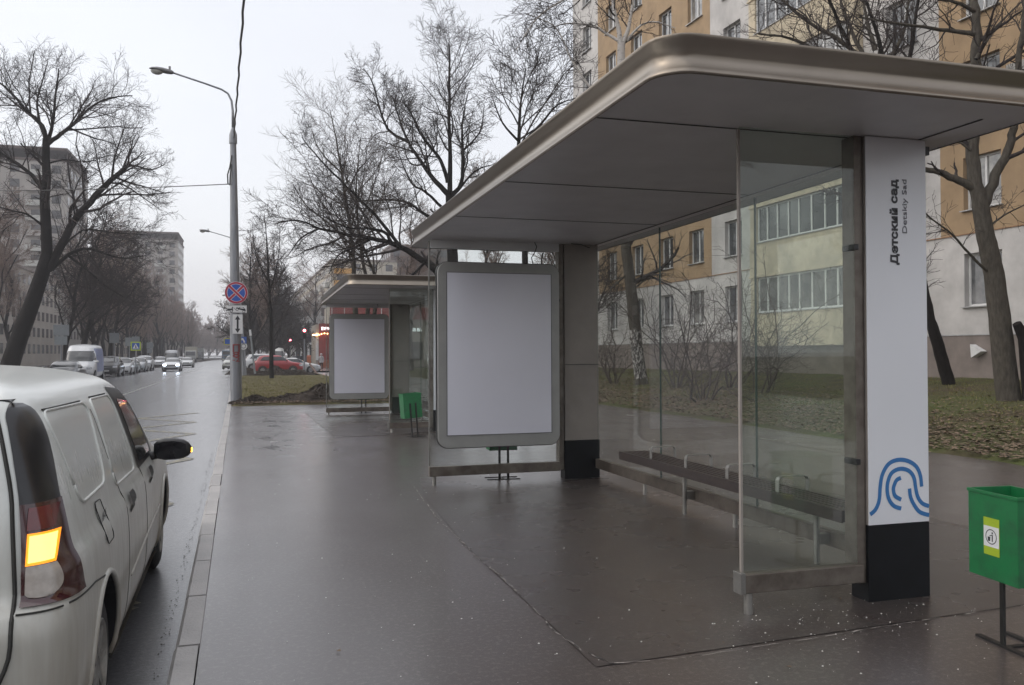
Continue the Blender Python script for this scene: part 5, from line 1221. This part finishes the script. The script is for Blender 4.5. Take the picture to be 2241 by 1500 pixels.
# ---------------------------------------------------------------- people (seen from behind or far off)
m_skin = mat('skin', (.38, .22, .16), .6, var=.05)
def person(loc, rz, label, coat, legs, hood, h=1.65, stride=.12, coat_len=.46):
    r = empty('person', loc, rz, label, 'person'); s = h/1.70
    me = bpy.data.meshes.new('body'); V_ = []; E_ = []; Rd = []
    def v(x, y, z, a, c=None): V_.append((x*s, y*s, z*s)); Rd.append((a*s, (c or a)*s)); return len(V_)-1
    pel = v(0, 0, .93, .15, .11); ab = v(0, 0, 1.10, .135, .10); ch = v(0, .01, 1.30, .165, .115); nk = v(0, .01, 1.46, .06); hd = v(0, .02, 1.58, .095, .10); tp = v(0, .02, 1.66, .06)
    E_ += [(pel, ab), (ab, ch), (ch, nk), (nk, hd), (hd, tp)]
    for sd in (-1, 1):
        k = sd*stride
        hp = v(sd*.09, 0, .86, .095); kn = v(sd*.10, k*.5+.02, .49, .06); an = v(sd*.10, k, .10, .042); ft = v(sd*.11, k+.14, .04, .04)
        E_ += [(pel, hp), (hp, kn), (kn, an), (an, ft)]
        sh_ = v(sd*.19, .01, 1.38, .065); el = v(sd*.24, -.04+.03*sd, 1.12, .048); wr = v(sd*.24, .05-.06*sd, .90, .034); hn = v(sd*.235, .08-.06*sd, .82, .036)
        E_ += [(ch, sh_), (sh_, el), (el, wr), (wr, hn)]
    me.from_pydata(V_, E_, []); me.materials.append(legs); o = bpy.data.objects.new('body', me); COL.objects.link(o)
    sk = o.modifiers.new('skin', 'SKIN'); 
    if not me.skin_vertices: me.attributes  # layer is created with the modifier
    bm = bmesh.new(); bm.from_mesh(me); lay = bm.verts.layers.skin.verify()
    for i, vv in enumerate(bm.verts): vv[lay].radius = Rd[i]; vv[lay].use_root = (i == 0)
    bm.to_mesh(me); bm.free()
    sb = o.modifiers.new('sub', 'SUBSURF'); sb.levels = sb.render_levels = 2
    dg_ = bpy.context.evaluated_depsgraph_get(); dg_.update(); m2 = bpy.data.meshes.new_from_object(o.evaluated_get(dg_)); o.modifiers.clear(); o.data = m2; o.parent = r
    m2.materials.clear(); [m2.materials.append(m) for m in (legs, coat, m_skin)]
    for p in m2.polygons:
        z = p.center.z/s; p.material_index = 2 if (z > 1.50 or (abs(p.center.x/s) > .19 and z < .88)) else (1 if z > .8 else 0)
    m2.polygons.foreach_set('use_smooth', [True]*len(m2.polygons))
    b_ = MB(); rows = []
    for z, a, c in ((1.46, .10, .09), (1.40, .20, .125), (1.28, .195, .14), (1.1, .175, .13), (.95, .19, .15), (.85, .205, .165), (1.46-coat_len*1.4, .215, .175)): rows.append([(math.cos(2*math.pi*j/16)*a*s, (math.sin(2*math.pi*j/16)*c+.005)*s, z*s) for j in range(16)])
    b_.grid(rows, closed=True); b_.build('coat', coat, r, smooth=180)
    b_ = MB(); rows = []
    for t in (.02, .5, 1.0, 1.5, 2.1): rows.append([(math.cos(2*math.pi*j/14)*.125*s*math.sin(t), (math.sin(2*math.pi*j/14)*.13*math.sin(t)-.012)*s, (1.60+.13*math.cos(t))*s) for j in range(14)])
    b_.grid(rows, closed=True); b_.build('hood', hood, r, smooth=180)
    for sd in (-1, 1):
        k = sd*stride; b_ = MB(); rows = [[((sd*.11+math.cos(a_)*wx)*s, (k+yy)*s, (.0+zz*(1+math.sin(a_))/2)*s) for a_ in [2*math.pi*j/10 for j in range(10)]] for yy, wx, zz in ((-.09, .03, .10), (-.05, .048, .13), (.05, .05, .10), (.15, .05, .07), (.2, .03, .05))]; b_.grid(rows, closed=True); b_.build('boot', m_plast, r, smooth=180)
    return r
m_coat = mat('pale_grey_coat', (.36, .33, .33), .8); m_hood = mat('pale_pink_hood', (.48, .38, .38), .8); m_trou = mat('black_trousers', (.012, .012, .014), .8); m_dcoat = mat('dark_jacket', (.025, .027, .035), .8); m_gcoat = mat('grey_jacket', (.12, .12, .13), .8)
a_ = gnd(703, 812); person((a_.x, a_.y, 0), 0, 'person in pale coat, hood and black trousers walking away on the pavement', m_coat, m_trou, m_hood, 1.68)
for px, Y, m, lab in ((644, 96, m_gcoat, 'person in grey jacket farthest left among those by the blue-signed shop'), (653, 94, m_dcoat, 'person in dark jacket in the middle of the group by the blue-signed shop'), (662, 91, m_dcoat, 'person in dark jacket beside the traffic light pole')):
    a_ = at(px, 800, Y); person((a_.x, Y, 0), R(30), lab, m, m_trou, m_plast, 1.72)

# ---------------------------------------------------------------- bare trees
m_bark = mat('dark_wet_bark', (.017, .014, .013), .85, spec=.15, col2=(.008, .007, .006), scale=6, bump=.8, bscale=30, stretch=(4, 4, 1))
m_bark2 = mat('grey_green_bark', (.095, .085, .068), .8, spec=.15, col2=(.055, .047, .040), scale=5, bump=.7, bscale=28, stretch=(4, 4, 1))
m_birch = mat('birch_bark', (.48, .45, .42), .8, col2=(.05, .043, .04), scale=5, bump=.5, bscale=20, stretch=(1.2, 1.2, 3.2), ramp=(.34, .42))
m_birchlow = mat('rough_birch_bark', (.40, .38, .36), .9, col2=(.055, .048, .044), scale=5, bump=.4, bscale=24, stretch=(3, 3, 1.4), ramp=(.52, .56))
m_twig = mat('dark_twigs', (.055, .045, .042), .85, spec=.15, col2=(.034, .028, .027), scale=3)
m_twigb = mat('brown_twigs', (.25, .185, .155), .9, spec=.15, col2=(.16, .12, .102), scale=1.5)
m_twigp = mat('pale_twigs', (.13, .108, .095), .85, spec=.15, col2=(.085, .070, .062), scale=2)

class Tree:
    def __init__(s, seed, rmin=.006, wig=.16, up=.05, dens=1., maxlvl=4, droop=0.):
        s.r = random.Random(seed); s.T = MB(); s.C = MB(); s.rmin, s.wig, s.up, s.dens, s.maxlvl, s.droop = rmin, wig, up, dens, maxlvl, droop
    def rvec(s):
        r = s.r; return Vector((r.gauss(0, 1), r.gauss(0, 1), r.gauss(0, 1)))
    def poly(s, p, d, L, r0, r1, n, lvl):
        pts = [p.copy()]; d = d.normalized(); st = L/n
        for i in range(n):
            d = d+s.rvec()*s.wig*(.6 if lvl == 0 else 1)
            d.z += s.up if lvl < 3 else (s.up*.5-s.droop*(i/n))
            d.normalize(); p = p+d*st; pts.append(p)
        rad = [r0+(r1-r0)*(i/n)**.8 for i in range(n+1)]
        return pts, rad
    def put(s, pts, rad, lvl):
        b_ = s.T if lvl <= 1 else s.C
        n = 10 if rad[0] > .12 else (7 if rad[0] > .05 else (5 if rad[0] > .025 else 3))
        b_.tube(pts, rad, n, cap=False)
    def kids(s, pts, rad, lvl, L, n, t0=.2, ratio=.55, ang=(28, 62), side=None):
        for k in range(n):
            t = t0+(1-t0)*((k+s.r.random())/n); f = t*(len(pts)-1); i = min(int(f), len(pts)-2); q = f-i
            p = pts[i].lerp(pts[i+1], q); d = (pts[i+1]-pts[i]).normalized(); rr = rad[i]+(rad[i+1]-rad[i])*q
            a = R(s.r.uniform(*ang)); ax = d.cross(s.rvec())
            if ax.length < 1e-3: continue
            nd = Matrix.Rotation(a, 3, ax.normalized()) @ d
            LL = L*ratio*(1.15-.65*t)*s.r.uniform(.65, 1.25)
            s.grow(p, nd, LL, max(s.rmin, rr*s.r.uniform(.38, .58)), lvl+1)
    def grow(s, p, d, L, r0, lvl):
        if L < .12: return
        n = {0: 8, 1: 7, 2: 6, 3: 4}.get(lvl, 3)
        pts, rad = s.poly(p, d, L, r0, max(s.rmin*.7, r0*.35), n, lvl); s.put(pts, rad, lvl)
        if lvl < s.maxlvl:
            c = {1: 9, 2: 8, 3: 6, 4: 4}.get(lvl, 3); c = max(1, int(c*s.dens*min(1.3, L/({1: 3., 2: 1.5, 3: .7}.get(lvl, .4)))+.5))
            s.kids(pts, rad, lvl, L, c, .15)
    def limb(s, pts, r0, r1, lvl=1, n=10, L=None, t0=.25, ratio=.5, sub=4, twigs=True):
        P_ = [Vector(q) for q in smooth_line([tuple(p) for p in pts], sub)]
        P_ = [P_[0]]+[q+s.rvec()*.018*(1 if lvl else .3)*min(1, r0*6) for q in P_[1:-1]]+[P_[-1]]
        N = len(P_)-1; rad = [r0+(r1-r0)*(i/N)**.9 for i in range(N+1)]; s.put(P_, rad, lvl)
        Ls = sum((P_[i+1]-P_[i]).length for i in range(N))
        if twigs: s.kids(P_, rad, max(lvl, 1), L or Ls, n, t0, ratio)
        return P_, rad
    def finish(s, name, loc, label, cat, mt, mc, group=None, z=None):
        r = empty(name, loc, 0, label, cat, group)
        s.T.build('trunk', mt, r, world=True, smooth=180)
        if s.C.v: s.C.build('crown', mc, r, world=True)
        return r
def A(pts, Y, dy=0.):     # pixel path -> world points at depth Y (+ dy per step)
    return [at(x, y, Y+dy*i) for i, (x, y) in enumerate(pts)]

def generic(seed, H, r0, limbs, crown_from, spread, label, name, mt, mc, up=.06, rmin=.012, dens=1., ang=(25, 60), cat='tree', maxlvl=4, group=None, wig=.15, droop=0., lean=(0, 0)):
    t = Tree(seed, rmin, wig, up, dens, maxlvl, droop); n = 10; pts = [Vector((0, 0, -.3))]; rad = [r0*1.25]
    for i in range(1, n+1):
        f = i/n; pts.append(Vector((lean[0]*f*H+t.r.gauss(0, .018*H*f**.5), lean[1]*f*H+t.r.gauss(0, .018*H*f**.5), H*f))); rad.append(r0*(1-f*.86))
    t.put(pts, rad, 0)
    for k in range(limbs):
        f = crown_from+(1-crown_from)*(k+t.r.random()*.8)/limbs; x = f*n; i = min(int(x), n-1); p = pts[i].lerp(pts[i+1], x-i); a = t.r.uniform(0, 6.28); el = R(t.r.uniform(*ang))
        d = Vector((math.cos(a)*math.sin(el), math.sin(a)*math.sin(el), math.cos(el))); L = spread*(1.25-f*.85)*t.r.uniform(.7, 1.2)
        t.grow(p, d, L, rad[i]*.55, 1)
    t.finish  # mesh in local coordinates
    r = empty(name, (0, 0, 0), 0, label, cat, group); t.T.build('trunk', mt, r, smooth=180); t.C.build('crown', mc, r); return r

# leaning willow-like tree across the road on the left
Y = 57.; t = Tree(101, .008, .11, .035, .8, 4)
t.limb(A([(18, 812), (40, 745), (68, 670), (92, 600), (103, 560)], Y), .55, .36, 0, twigs=False)
t.limb(A([(103, 560), (101, 500), (98, 440), (102, 390), (100, 345), (101, 305)], Y), .33, .20, 0, n=5, ratio=.35)
for pts, r0, r1, n, dy in (([(101, 305), (92, 275), (60, 245), (38, 218), (10, 190), (-30, 160)], .15, .04, 12, .25),
    ([(101, 310), (112, 288), (118, 250), (122, 200), (128, 150)], .13, .03, 12, -.3), ([(100, 320), (125, 300), (150, 280), (172, 262), (198, 235), (240, 215), (290, 210)], .15, .03, 14, .2),
    ([(98, 300), (85, 260), (82, 220), (95, 170), (105, 135)], .10, .02, 10, .5), ([(150, 280), (200, 300), (235, 310), (262, 320)], .06, .02, 7, -.4),
    ([(108, 590), (135, 535), (165, 480), (200, 440), (232, 405), (262, 378), (285, 360)], .26, .12, 9, -.15), ([(262, 378), (290, 362), (330, 372), (362, 360)], .09, .02, 10, .2), ([(240, 400), (270, 405), (310, 430), (350, 460)], .07, .02, 9, -.3),
    ([(245, 395), (250, 350), (262, 310), (275, 270)], .08, .02, 10, .3), ([(98, 600), (130, 575), (160, 552), (200, 545), (260, 565), (320, 560)], .14, .03, 14, .3), ([(150, 560), (190, 590), (230, 625), (270, 650)], .09, .02, 9, -.4),
    ([(98, 420), (70, 385), (40, 360), (0, 335), (-50, 300)], .14, .05, 12, .2), ([(100, 500), (60, 470), (20, 460), (-40, 440)], .08, .02, 9, -.3), ([(120, 560), (180, 505), (250, 510), (330, 515)], .07, .02, 10, .5),
    ([(165, 480), (160, 430), (175, 390), (200, 350)], .06, .02, 9, -.3), ([(100, 360), (140, 350), (190, 355), (240, 340)], .06, .02, 9, .3)):
    t.limb(A(pts, Y, dy), r0, r1, 1, n=int(n*1.5), ratio=.62, sub=3)
t.finish('leaning_tree', at(18, 806, Y), 'large dark bare tree leaning over the parked cars on the left', 'tree', m_bark, m_twig)

# tree at the right edge, trunk with stubs
Y = 15.; t = Tree(55, .005, .17, .03, .9, 4)
base = Vector((16.0, Y, terr(16, Y)-.1))
def a2(px, py, y=Y): return at(px, py, y)
t.limb([a2(2228, 960), a2(2212, 900), a2(2205, 850), a2(2190, 720), a2(2175, 600), a2(2158, 520), a2(2145, 450)], .30, .17, 0, twigs=False, sub=5)
t.limb([a2(2222, 955), a2(2208, 925), a2(2204, 880)], .36, .23, 0, twigs=False)
for pts, r0, r1, n, dy, rt in (([(2145, 455), (2132, 380), (2126, 300), (2132, 200), (2138, 100), (2132, 0), (2128, -120)], .165, .07, 9, .05, .35), ([(2150, 455), (2178, 385), (2205, 335), (2216, 280), (2222, 200), (2235, 100), (2250, -20)], .12, .05, 9, -.12, .35),
    ([(2142, 420), (2100, 395), (2060, 380), (2030, 372), (1960, 360)], .10, .045, 5, .1, .3), ([(2168, 600), (2130, 565), (2085, 515), (2040, 480), (1990, 440)], .035, .012, 8, -.1, .4), ([(2216, 285), (2250, 230), (2300, 200)], .06, .02, 6, .1, .5),
    ([(2134, 75), (2100, 70), (2040, 62), (1960, 50), (1880, 38)], .06, .018, 11, .12, .4), ([(2133, 25), (2090, 5), (2040, -5), (1980, -30)], .05, .015, 8, -.15, .4), ([(2136, 130), (2180, 60), (2241, 0)], .045, .015, 8, .1, .4),
    ([(2160, 500), (2200, 470), (2260, 440)], .03, .012, 8, .1, .5), ([(2125, 330), (2080, 300), (2040, 310)], .03, .012, 6, .15, .5)):
    t.limb(A(pts, Y, dy), r0, r1, 1, n=n, ratio=rt, sub=4)
tr = t.finish('garden_tree', at(2222, 950, Y), 'bare forked tree with pruned stubs right of the white pillar', 'tree', m_bark2, m_twig)
b = MB(); p0 = a2(2250, 930, 14.6); b.tube([a2(2262, 900, 14.6), a2(2250, 800, 14.6), a2(2242, 740, 14.6), a2(2225, 708, 14.6)], [.20, .16, .13, .09], 10); b.tube([a2(2246, 780, 14.6), a2(2270, 700, 14.6), a2(2285, 640, 14.6)], [.13, .1, .08], 8)
so_ = empty('tree_stump', a2(2262, 900, 14.6), 0, 'short cut-off trunk at the right edge behind the forked tree', 'tree stump'); b.build('trunk', m_bark, so_, world=True, smooth=40)
t = Tree(77, .006, .15, .05, .8, 4); Y = 19.
P_, rd_ = t.limb(A([(2100, 900), (2082, 860), (2062, 790), (2045, 730), (2033, 690), (2015, 600), (1990, 480), (1965, 300)], Y), .19, .10, 0, n=7, ratio=.25, t0=.5)
for pts in ([(1965, 300), (1940, 160), (1915, 60), (1885, -20)], [(1968, 310), (1985, 180), (2000, 60), (2020, -60)], [(1975, 380), (1900, 200), (1840, 60), (1790, -60)]): t.limb(A(pts, Y, .15), .09, .03, 1, n=11, ratio=.4)
t.finish('garden_tree', at(2100, 897, Y), 'slim dark trunk leaning left, just right of the white pillar', 'tree', m_bark, m_twig)
# trees whose crowns rise over the shelter roof
t = Tree(31, .006, .18, .04, .9, 4); Y = 22.
t.limb([at(1900, 905, Y), at(1890, 700, Y), at(1900, 400, Y), at(1912, 130, Y)], .20, .12, 0, n=6, ratio=.25, t0=.6)
for pts, dy in (([(1915, 110), (1903, 70), (1893, 20), (1870, -60)], .1), ([(1908, 150), (1840, 90), (1770, 50), (1700, -10), (1650, -60)], .2), ([(1905, 180), (1960, 110), (1985, 40), (1990, -60)], -.2), ([(1900, 200), (1800, 120), (1730, 85), (1660, 75)], -.2), ([(1908, 160), (1860, 60), (1830, -30)], .4)): t.limb(A(pts, Y, dy), .085, .02, 1, n=13, ratio=.38)
t.finish('garden_tree', at(1900, 905, Y), 'bare tree behind the pillar with twigs spreading over the shelter roof', 'tree', m_bark2, m_twig)
# birch seen through the rear glass
t = Tree(41, .007, .16, .03, 1.0, 4, droop=.12); Y = 30.
t.limb(A([(1412, 862), (1405, 840), (1396, 780), (1388, 700), (1378, 610), (1370, 540), (1364, 440), (1358, 300), (1358, 190), (1360, 98)], Y), .27, .15, 0, n=5, ratio=.18, t0=.35)
for pts, r0, dy, n in (([(1360, 100), (1350, 50), (1340, -10), (1330, -90)], .12, .1, 10), ([(1362, 100), (1376, 60), (1385, 0), (1390, -80)], .11, -.1, 10), ([(1356, 92), (1330, 75), (1290, 55), (1240, 52), (1200, 62)], .07, .3, 12), ([(1372, 90), (1395, 62), (1430, 48), (1478, 62)], .06, -.3, 9),
    ([(1340, -10), (1280, -20), (1200, 20), (1160, 60), (1130, 110)], .06, .2, 14), ([(1365, 520), (1400, 505), (1450, 495)], .04, .2, 8), ([(1372, 600), (1340, 630), (1318, 660)], .05, -.2, 8), ([(1358, 240), (1300, 200), (1250, 130), (1215, 60), (1150, 30)], .06, .3, 14), ([(1380, 640), (1420, 610), (1470, 620)], .04, .1, 8)): t.limb(A(pts, Y, dy), r0, .015, 1, n=n, ratio=.42)
bt = t.finish('birch_tree', at(1410, 862, Y), 'birch with flaking white bark seen through the rear glass', 'tree', m_birch, m_twig)
tk_ = [c for c in bt.children if c.name.startswith('trunk')][0]
tk_.data.materials.append(m_birchlow); tk_.data.materials.append(m_bark2)
for p_ in tk_.data.polygons:
    z_ = p_.center.z
    if z_ < 7.5: p_.material_index = 1 if .5 < z_ < 2.4 else 2

m_twigb2 = mat('shrub_bark', (.085, .066, .057), .85, spec=.15, col2=(.05, .04, .035), scale=4)
# shrubs seen through the glass
def shrub(seed, px, py, Y, n, H, lean, label, name='garden_shrub'):
    t_ = Tree(seed, .005, .27, .08, .8, 4); p = at(px, py, Y)
    for k in range(n+3):
        a = t_.r.uniform(0, 6.28); d = Vector((math.cos(a)*.45+lean, math.sin(a)*.45, 1)); L = H*t_.r.uniform(.65, 1.05)
        pts, rad = t_.poly(p+Vector((math.cos(a)*.1, math.sin(a)*.1, -.1)), d, L, .03*t_.r.uniform(.7, 1.2), .008, 9, 1); t_.put(pts, rad, 1); t_.kids(pts, rad, 2, L*.62, 13, .2, .5)
    return t_.finish(name, p, label, 'shrub', m_twigb2, m_twigb2, 'bare shrubs on the lawn')
shrub(1, 1540, 893, 22, 7, 4.6, .05, 'spreading bare shrub in the middle of the rear glass')
shrub(2, 1660, 880, 22.5, 4, 5.0, .15, 'forked bare shrub behind the near glass screen')
shrub(3, 1345, 845, 32, 6, 3.4, 0, 'small bare shrub left of the birch')
shrub(4, 1480, 850, 27, 6, 5.0, -.1, 'tall bare shrub just right of the birch')
shrub(5, 1600, 850, 25, 5, 4.0, .0, 'thin bare shrub in front of the yellow loggias')

# trees beyond the shelters, centre
t = Tree(61, .008, .17, .06, 1.0, 4); Y = 47.
t.limb(A([(1000, 830), (996, 700), (990, 560), (985, 430)], Y), .42, .26, 0, n=4, ratio=.3, t0=.4)
for pts, r0, dy, n in (([(985, 430), (984, 340), (983, 240), (984, 130), (983, 95)], .16, .1, 16), ([(984, 428), (955, 400), (925, 360), (893, 310), (872, 255), (862, 215)], .17, .3, 16), ([(980, 400), (965, 352), (925, 300), (900, 250), (880, 220)], .13, -.3, 15), ([(986, 430), (1010, 400), (1013, 330), (1012, 270), (1025, 200)], .15, -.2, 15),
    ([(893, 310), (855, 290), (835, 250), (815, 180), (795, 150)], .10, .4, 16), ([(1000, 420), (1040, 375), (1080, 360)], .08, .3, 10), ([(975, 500), (930, 470), (880, 440), (800, 440), (760, 440)], .12, .2, 14), ([(1013, 330), (1050, 290), (1060, 230)], .07, .3, 10), ([(984, 470), (930, 420), (900, 400), (870, 330)], .10, -.4, 12)): t.limb(A(pts, Y, dy), r0, .02, 1, n=int(n*1.3), ratio=.46)
t.finish('street_tree', at(1000, 826, Y), 'tall dark bare tree with upright limbs rising left of the shelter roof', 'tree', m_bark, m_twig)
t = Tree(62, .007, .18, .05, 1.0, 4); Y = 38.
t.limb(A([(1010, 860), (1000, 740), (985, 640), (960, 595)], Y), .34, .24, 0, twigs=False)
for pts, r0, dy, n in (([(960, 598), (932, 575), (890, 548), (850, 530), (800, 520), (752, 512), (700, 500), (650, 482), (608, 488)], .17, .15, 22), ([(856, 532), (842, 508), (800, 500), (760, 498), (700, 470)], .09, -.2, 14), ([(880, 545), (820, 470), (760, 410), (700, 350), (660, 300)], .09, .3, 16), ([(815, 522), (780, 540), (740, 560), (720, 600)], .06, -.3, 10), ([(930, 575), (880, 620), (820, 640)], .07, .2, 9), ([(700, 500), (660, 520), (630, 560)], .05, .2, 9)): t.limb(A(pts, Y, dy), r0, .018, 1, n=int(n*1.25), ratio=.42)
t.finish('street_tree', at(1010, 857, Y), 'bare tree with one long low limb reaching left over the far shelter', 'tree', m_bark, m_twig)
t = Tree(63, .006, .15, .07, .95, 4); Y = 42.
for pts, r0, dy, n in (([(782, 840), (778, 700), (776, 610), (772, 540), (762, 470), (748, 380), (735, 300), (722, 240)], .16, .05, 20), ([(792, 842), (806, 650), (795, 580), (785, 500), (780, 400), (790, 300)], .13, .1, 16), ([(800, 842), (824, 640), (815, 590), (795, 540), (770, 470), (750, 430)], .12, -.1, 12), ([(748, 380), (700, 330), (680, 280)], .05, .2, 9), ([(772, 540), (720, 490), (670, 450), (640, 400)], .06, .2, 12)): t.limb(A(pts, Y, dy), r0, .015, 1, n=int(n*1.2), ratio=.38, t0=.3)
t.finish('birch_tree', at(790, 838, Y), 'pale slender multi-stemmed tree behind the far shelter', 'tree', m_bark2, m_twigp)
t = Tree(64, .009, .15, .07, 1.0, 4); Y = 34.
for pts, r0, dy, n in (([(1150, 850), (1150, 600), (1140, 420), (1135, 300), (1140, 230), (1150, 150)], .18, .05, 17), ([(1136, 310), (1100, 270), (1080, 220)], .06, .2, 11), ([(1138, 320), (1185, 270), (1220, 230), (1260, 215)], .07, -.2, 13)): t.limb(A(pts, Y, dy), r0, .018, 1, n=n, ratio=.36, t0=.5)
t.finish('street_tree', at(1150, 850, Y), 'bare tree with curled twigs showing above the shelter roof edge', 'tree', m_bark, m_twig)
# sapling on the lawn
t = Tree(65, .010, .12, .10, .9, 4); Y = 58.
for pts, r0, dy, n in (([(595, 832), (594, 760), (592, 680), (588, 620), (584, 540), (578, 470)], .16, .05, 22), ([(590, 640), (610, 560), (612, 500)], .05, .2, 10), ([(589, 620), (560, 560), (552, 490)], .05, -.2, 10)): t.limb(A(pts, Y, dy), r0, .015, 1, n=n, ratio=.26, t0=.25)
t.finish('young_tree', at(595, 830, Y), 'young slender tree standing on the lawn in front of the red car', 'tree', m_bark, m_twig)
# masses of trees: a few grown kinds, each copied as a tree of its own
gA = generic(201, 15, .24, 16, .22, 6.0, 'x', 'roadside_tree', m_bark, m_twigb, up=.08, rmin=.012, dens=.8, group='bare trees along the left of the road')
gB = generic(202, 17, .24, 22, .2, 4.6, 'x', 'roadside_tree', m_bark, m_twigb, up=.11, rmin=.012, dens=.8, ang=(18, 45), group='bare trees along the left of the road')
gC = generic(203, 12, .20, 12, .15, 5.0, 'x', 'roadside_tree', m_bark, m_twig, up=.05, rmin=.014, dens=.9, ang=(25, 65), group='bare trees along the left of the road', lean=(.16, -.04))
gE = generic(205, 15, .26, 24, .08, 5.0, 'x', 'roadside_tree', m_bark, m_twigb, up=.10, rmin=.045, dens=.7, ang=(25, 70), group='hazy trees at the end of the road')
LEFT = 'bare trees along the left of the road'; far_lab = 'bare brown tree in the dense row along the left of the road'
rr = random.Random(5)
near_left = [('forked dark tree between the leaning tree and the largest grey sign back', gC, 133, 70, 1.0), ('dark slanting tree just right of the largest grey sign back', gC, 172, 74, 1.1), ('dark many-limbed tree rising behind the white van', gA, 205, 84, .95), ('dark tree directly behind the black car across the road', gC, 232, 90, 1.1),
             ('bare tree at the left picture edge behind the white van roof', gA, -20, 80, 1.0), ('thin bare tree left of the leaning trunk', gB, 20, 96, .9)]
placed = set()
def puttree(g, loc, rz, sc_, label, group):
    if g.name not in placed:
        placed.add(g.name); g.location = loc; g.rotation_euler = (0, 0, rz); g.scale = (sc_,)*3; g['label'] = label; g['group'] = group; return g
    return copy_tree(g, loc=loc, rz=rz, scale=sc_, label=label, group=group)
for lab, g, px, Y, k in near_left:
    p = at(px, 780, Y); puttree(g, (p.x, Y, -.1), rr.uniform(-.5, .5) if g is gC else rr.uniform(0, 6.28), k, lab, LEFT)
y = 98.
while y < 340:
    for u in (-15.5, -20.5, -26):
        if u < -22 and (y > 240 or y < 175) or (u < -19 and y < 135): continue
        puttree(rr.choice((gA, gB, gB)), (rx(u+rr.uniform(-1.2, 1.2), y), y+rr.uniform(-2, 2), -.1), rr.uniform(0, 6.28), rr.uniform(.85, 1.12), far_lab, LEFT)
    y += 6.5 if y < 160 else 10
# right of the road beyond the red car
gD = generic(204, 14, .22, 30, .10, 4.0, 'x', 'roadside_tree', m_bark, m_twig, up=.10, rmin=.016, dens=.95, ang=(25, 70), group='dark trees right of the road')
RIGHT = 'dark trees right of the road'
for lab, g, u, Y, k in (('dense dark bare tree directly behind the near lamp post', gD, 1.6, 98, 1.0), ('dense dark bare tree above the roof of the red car', gD, 4.0, 104, 1.05), ('dense dark bare tree between the red car and the blue-signed shop', gD, 5.4, 118, 1.0), ('bare tree right of the round sign with twigs over the road', gA, -.2+1.5, 88, .85)):
    puttree(g, (rx(u, Y), Y, 0), rr.uniform(0, 6.28), k, lab, RIGHT)
y = 125.
while y < 330:
    for u in (2.4, 7.0):
        if u > 5 and (y > 180 or 145 < y < 168): continue
        puttree(rr.choice((gD, gB, gA)), (rx(u+rr.uniform(-1, 1), y), y, -.1), rr.uniform(0, 6.28), rr.uniform(.8, 1.05), 'bare dark tree in the row along the right of the far road', RIGHT)
    y += 11
for i in range(34):      # closing the view at the end of the road
    x = -44+(i%17)*4.4+(i//17)*2; puttree(gE, (x+rr.uniform(-1, 1)-3, (400+rr.uniform(-12, 12) if i < 17 else 440+rr.uniform(-12, 12)), -.5), rr.uniform(0, 6.28), rr.uniform(1.1, 1.4), 'small hazy tree closing the view at the end of the road', 'hazy trees at the end of the road')
# trees between the shops and the shelters
for lab, g, px, Y, k in (('bare tree showing above the far shelter roof beside its long tan edge', gA, 900, 70, .9), ('bare tree behind the near poster box', gB, 1060, 60, .9), ('bare tree left of the orange balconies', gA, 690, 130, 1.0), ('low dark bare tree in front of the blue shop sign', gC, 668, 112, .55)):
    p = at(px, 800, Y); puttree(g, (p.x, Y, 0), rr.uniform(0, 6.28), k, lab, 'bare trees by the shops')
for lab, px, Y, k, g in (('bare tree at the apartment block corner above the roof', 1235, 44, .75, gA), ('bare tree in front of the white strip of the apartment block', 1290, 40, .7, gC)):
    p = at(px, 830, Y); puttree(g, (p.x, Y, terr(p.x, Y)), rr.uniform(0, 6.28), k, lab, 'bare trees on the lawn of the block')

# out-of-view trees and slab, added to darken reflections in glass, metal and wet asphalt
for i, (x, y, g) in enumerate(((-16, -14, gA), (-14, -26, gB), (-17, -38, gA), (13, -16, gA), (12.5, -28, gB), (14, -40, gA), (-19, 6, gB), (-17.5, 20, gA), (-20, 34, gB), (-15.5, 44, gA), (8, -50, gA), (-6, -56, gB), (2, -62, gA))):
    puttree(g, (x, y, -.05), i*1.7, .95, 'bare tree added out of view to darken the reflections', 'bare trees added out of view for reflections')
block('pale apartment slab added out of view to darken the reflections', (14, -75, 0), math.pi/2, 60, 12, 17, 5, 18, m_bg, True, False)

# damp air over the whole street
hb = MB(); hb.box((-420, -130, -1.6), (420, 700, 60)); hm = bpy.data.materials.new('damp_air'); hm.use_nodes = True; hn = hm.node_tree; hn.nodes.clear()
ho = hn.nodes.new('ShaderNodeOutputMaterial'); pv_ = hn.nodes.new('ShaderNodeVolumePrincipled'); pv_.inputs['Color'].default_value = (.93, .93, .97, 1); pv_.inputs['Density'].default_value = .0008; pv_.inputs['Anisotropy'].default_value = .0
hn.links.new(pv_.outputs[0], ho.inputs['Volume']); tag(hb.build('haze', hm), kind='stuff')
sc.cycles.volume_bounces = 1
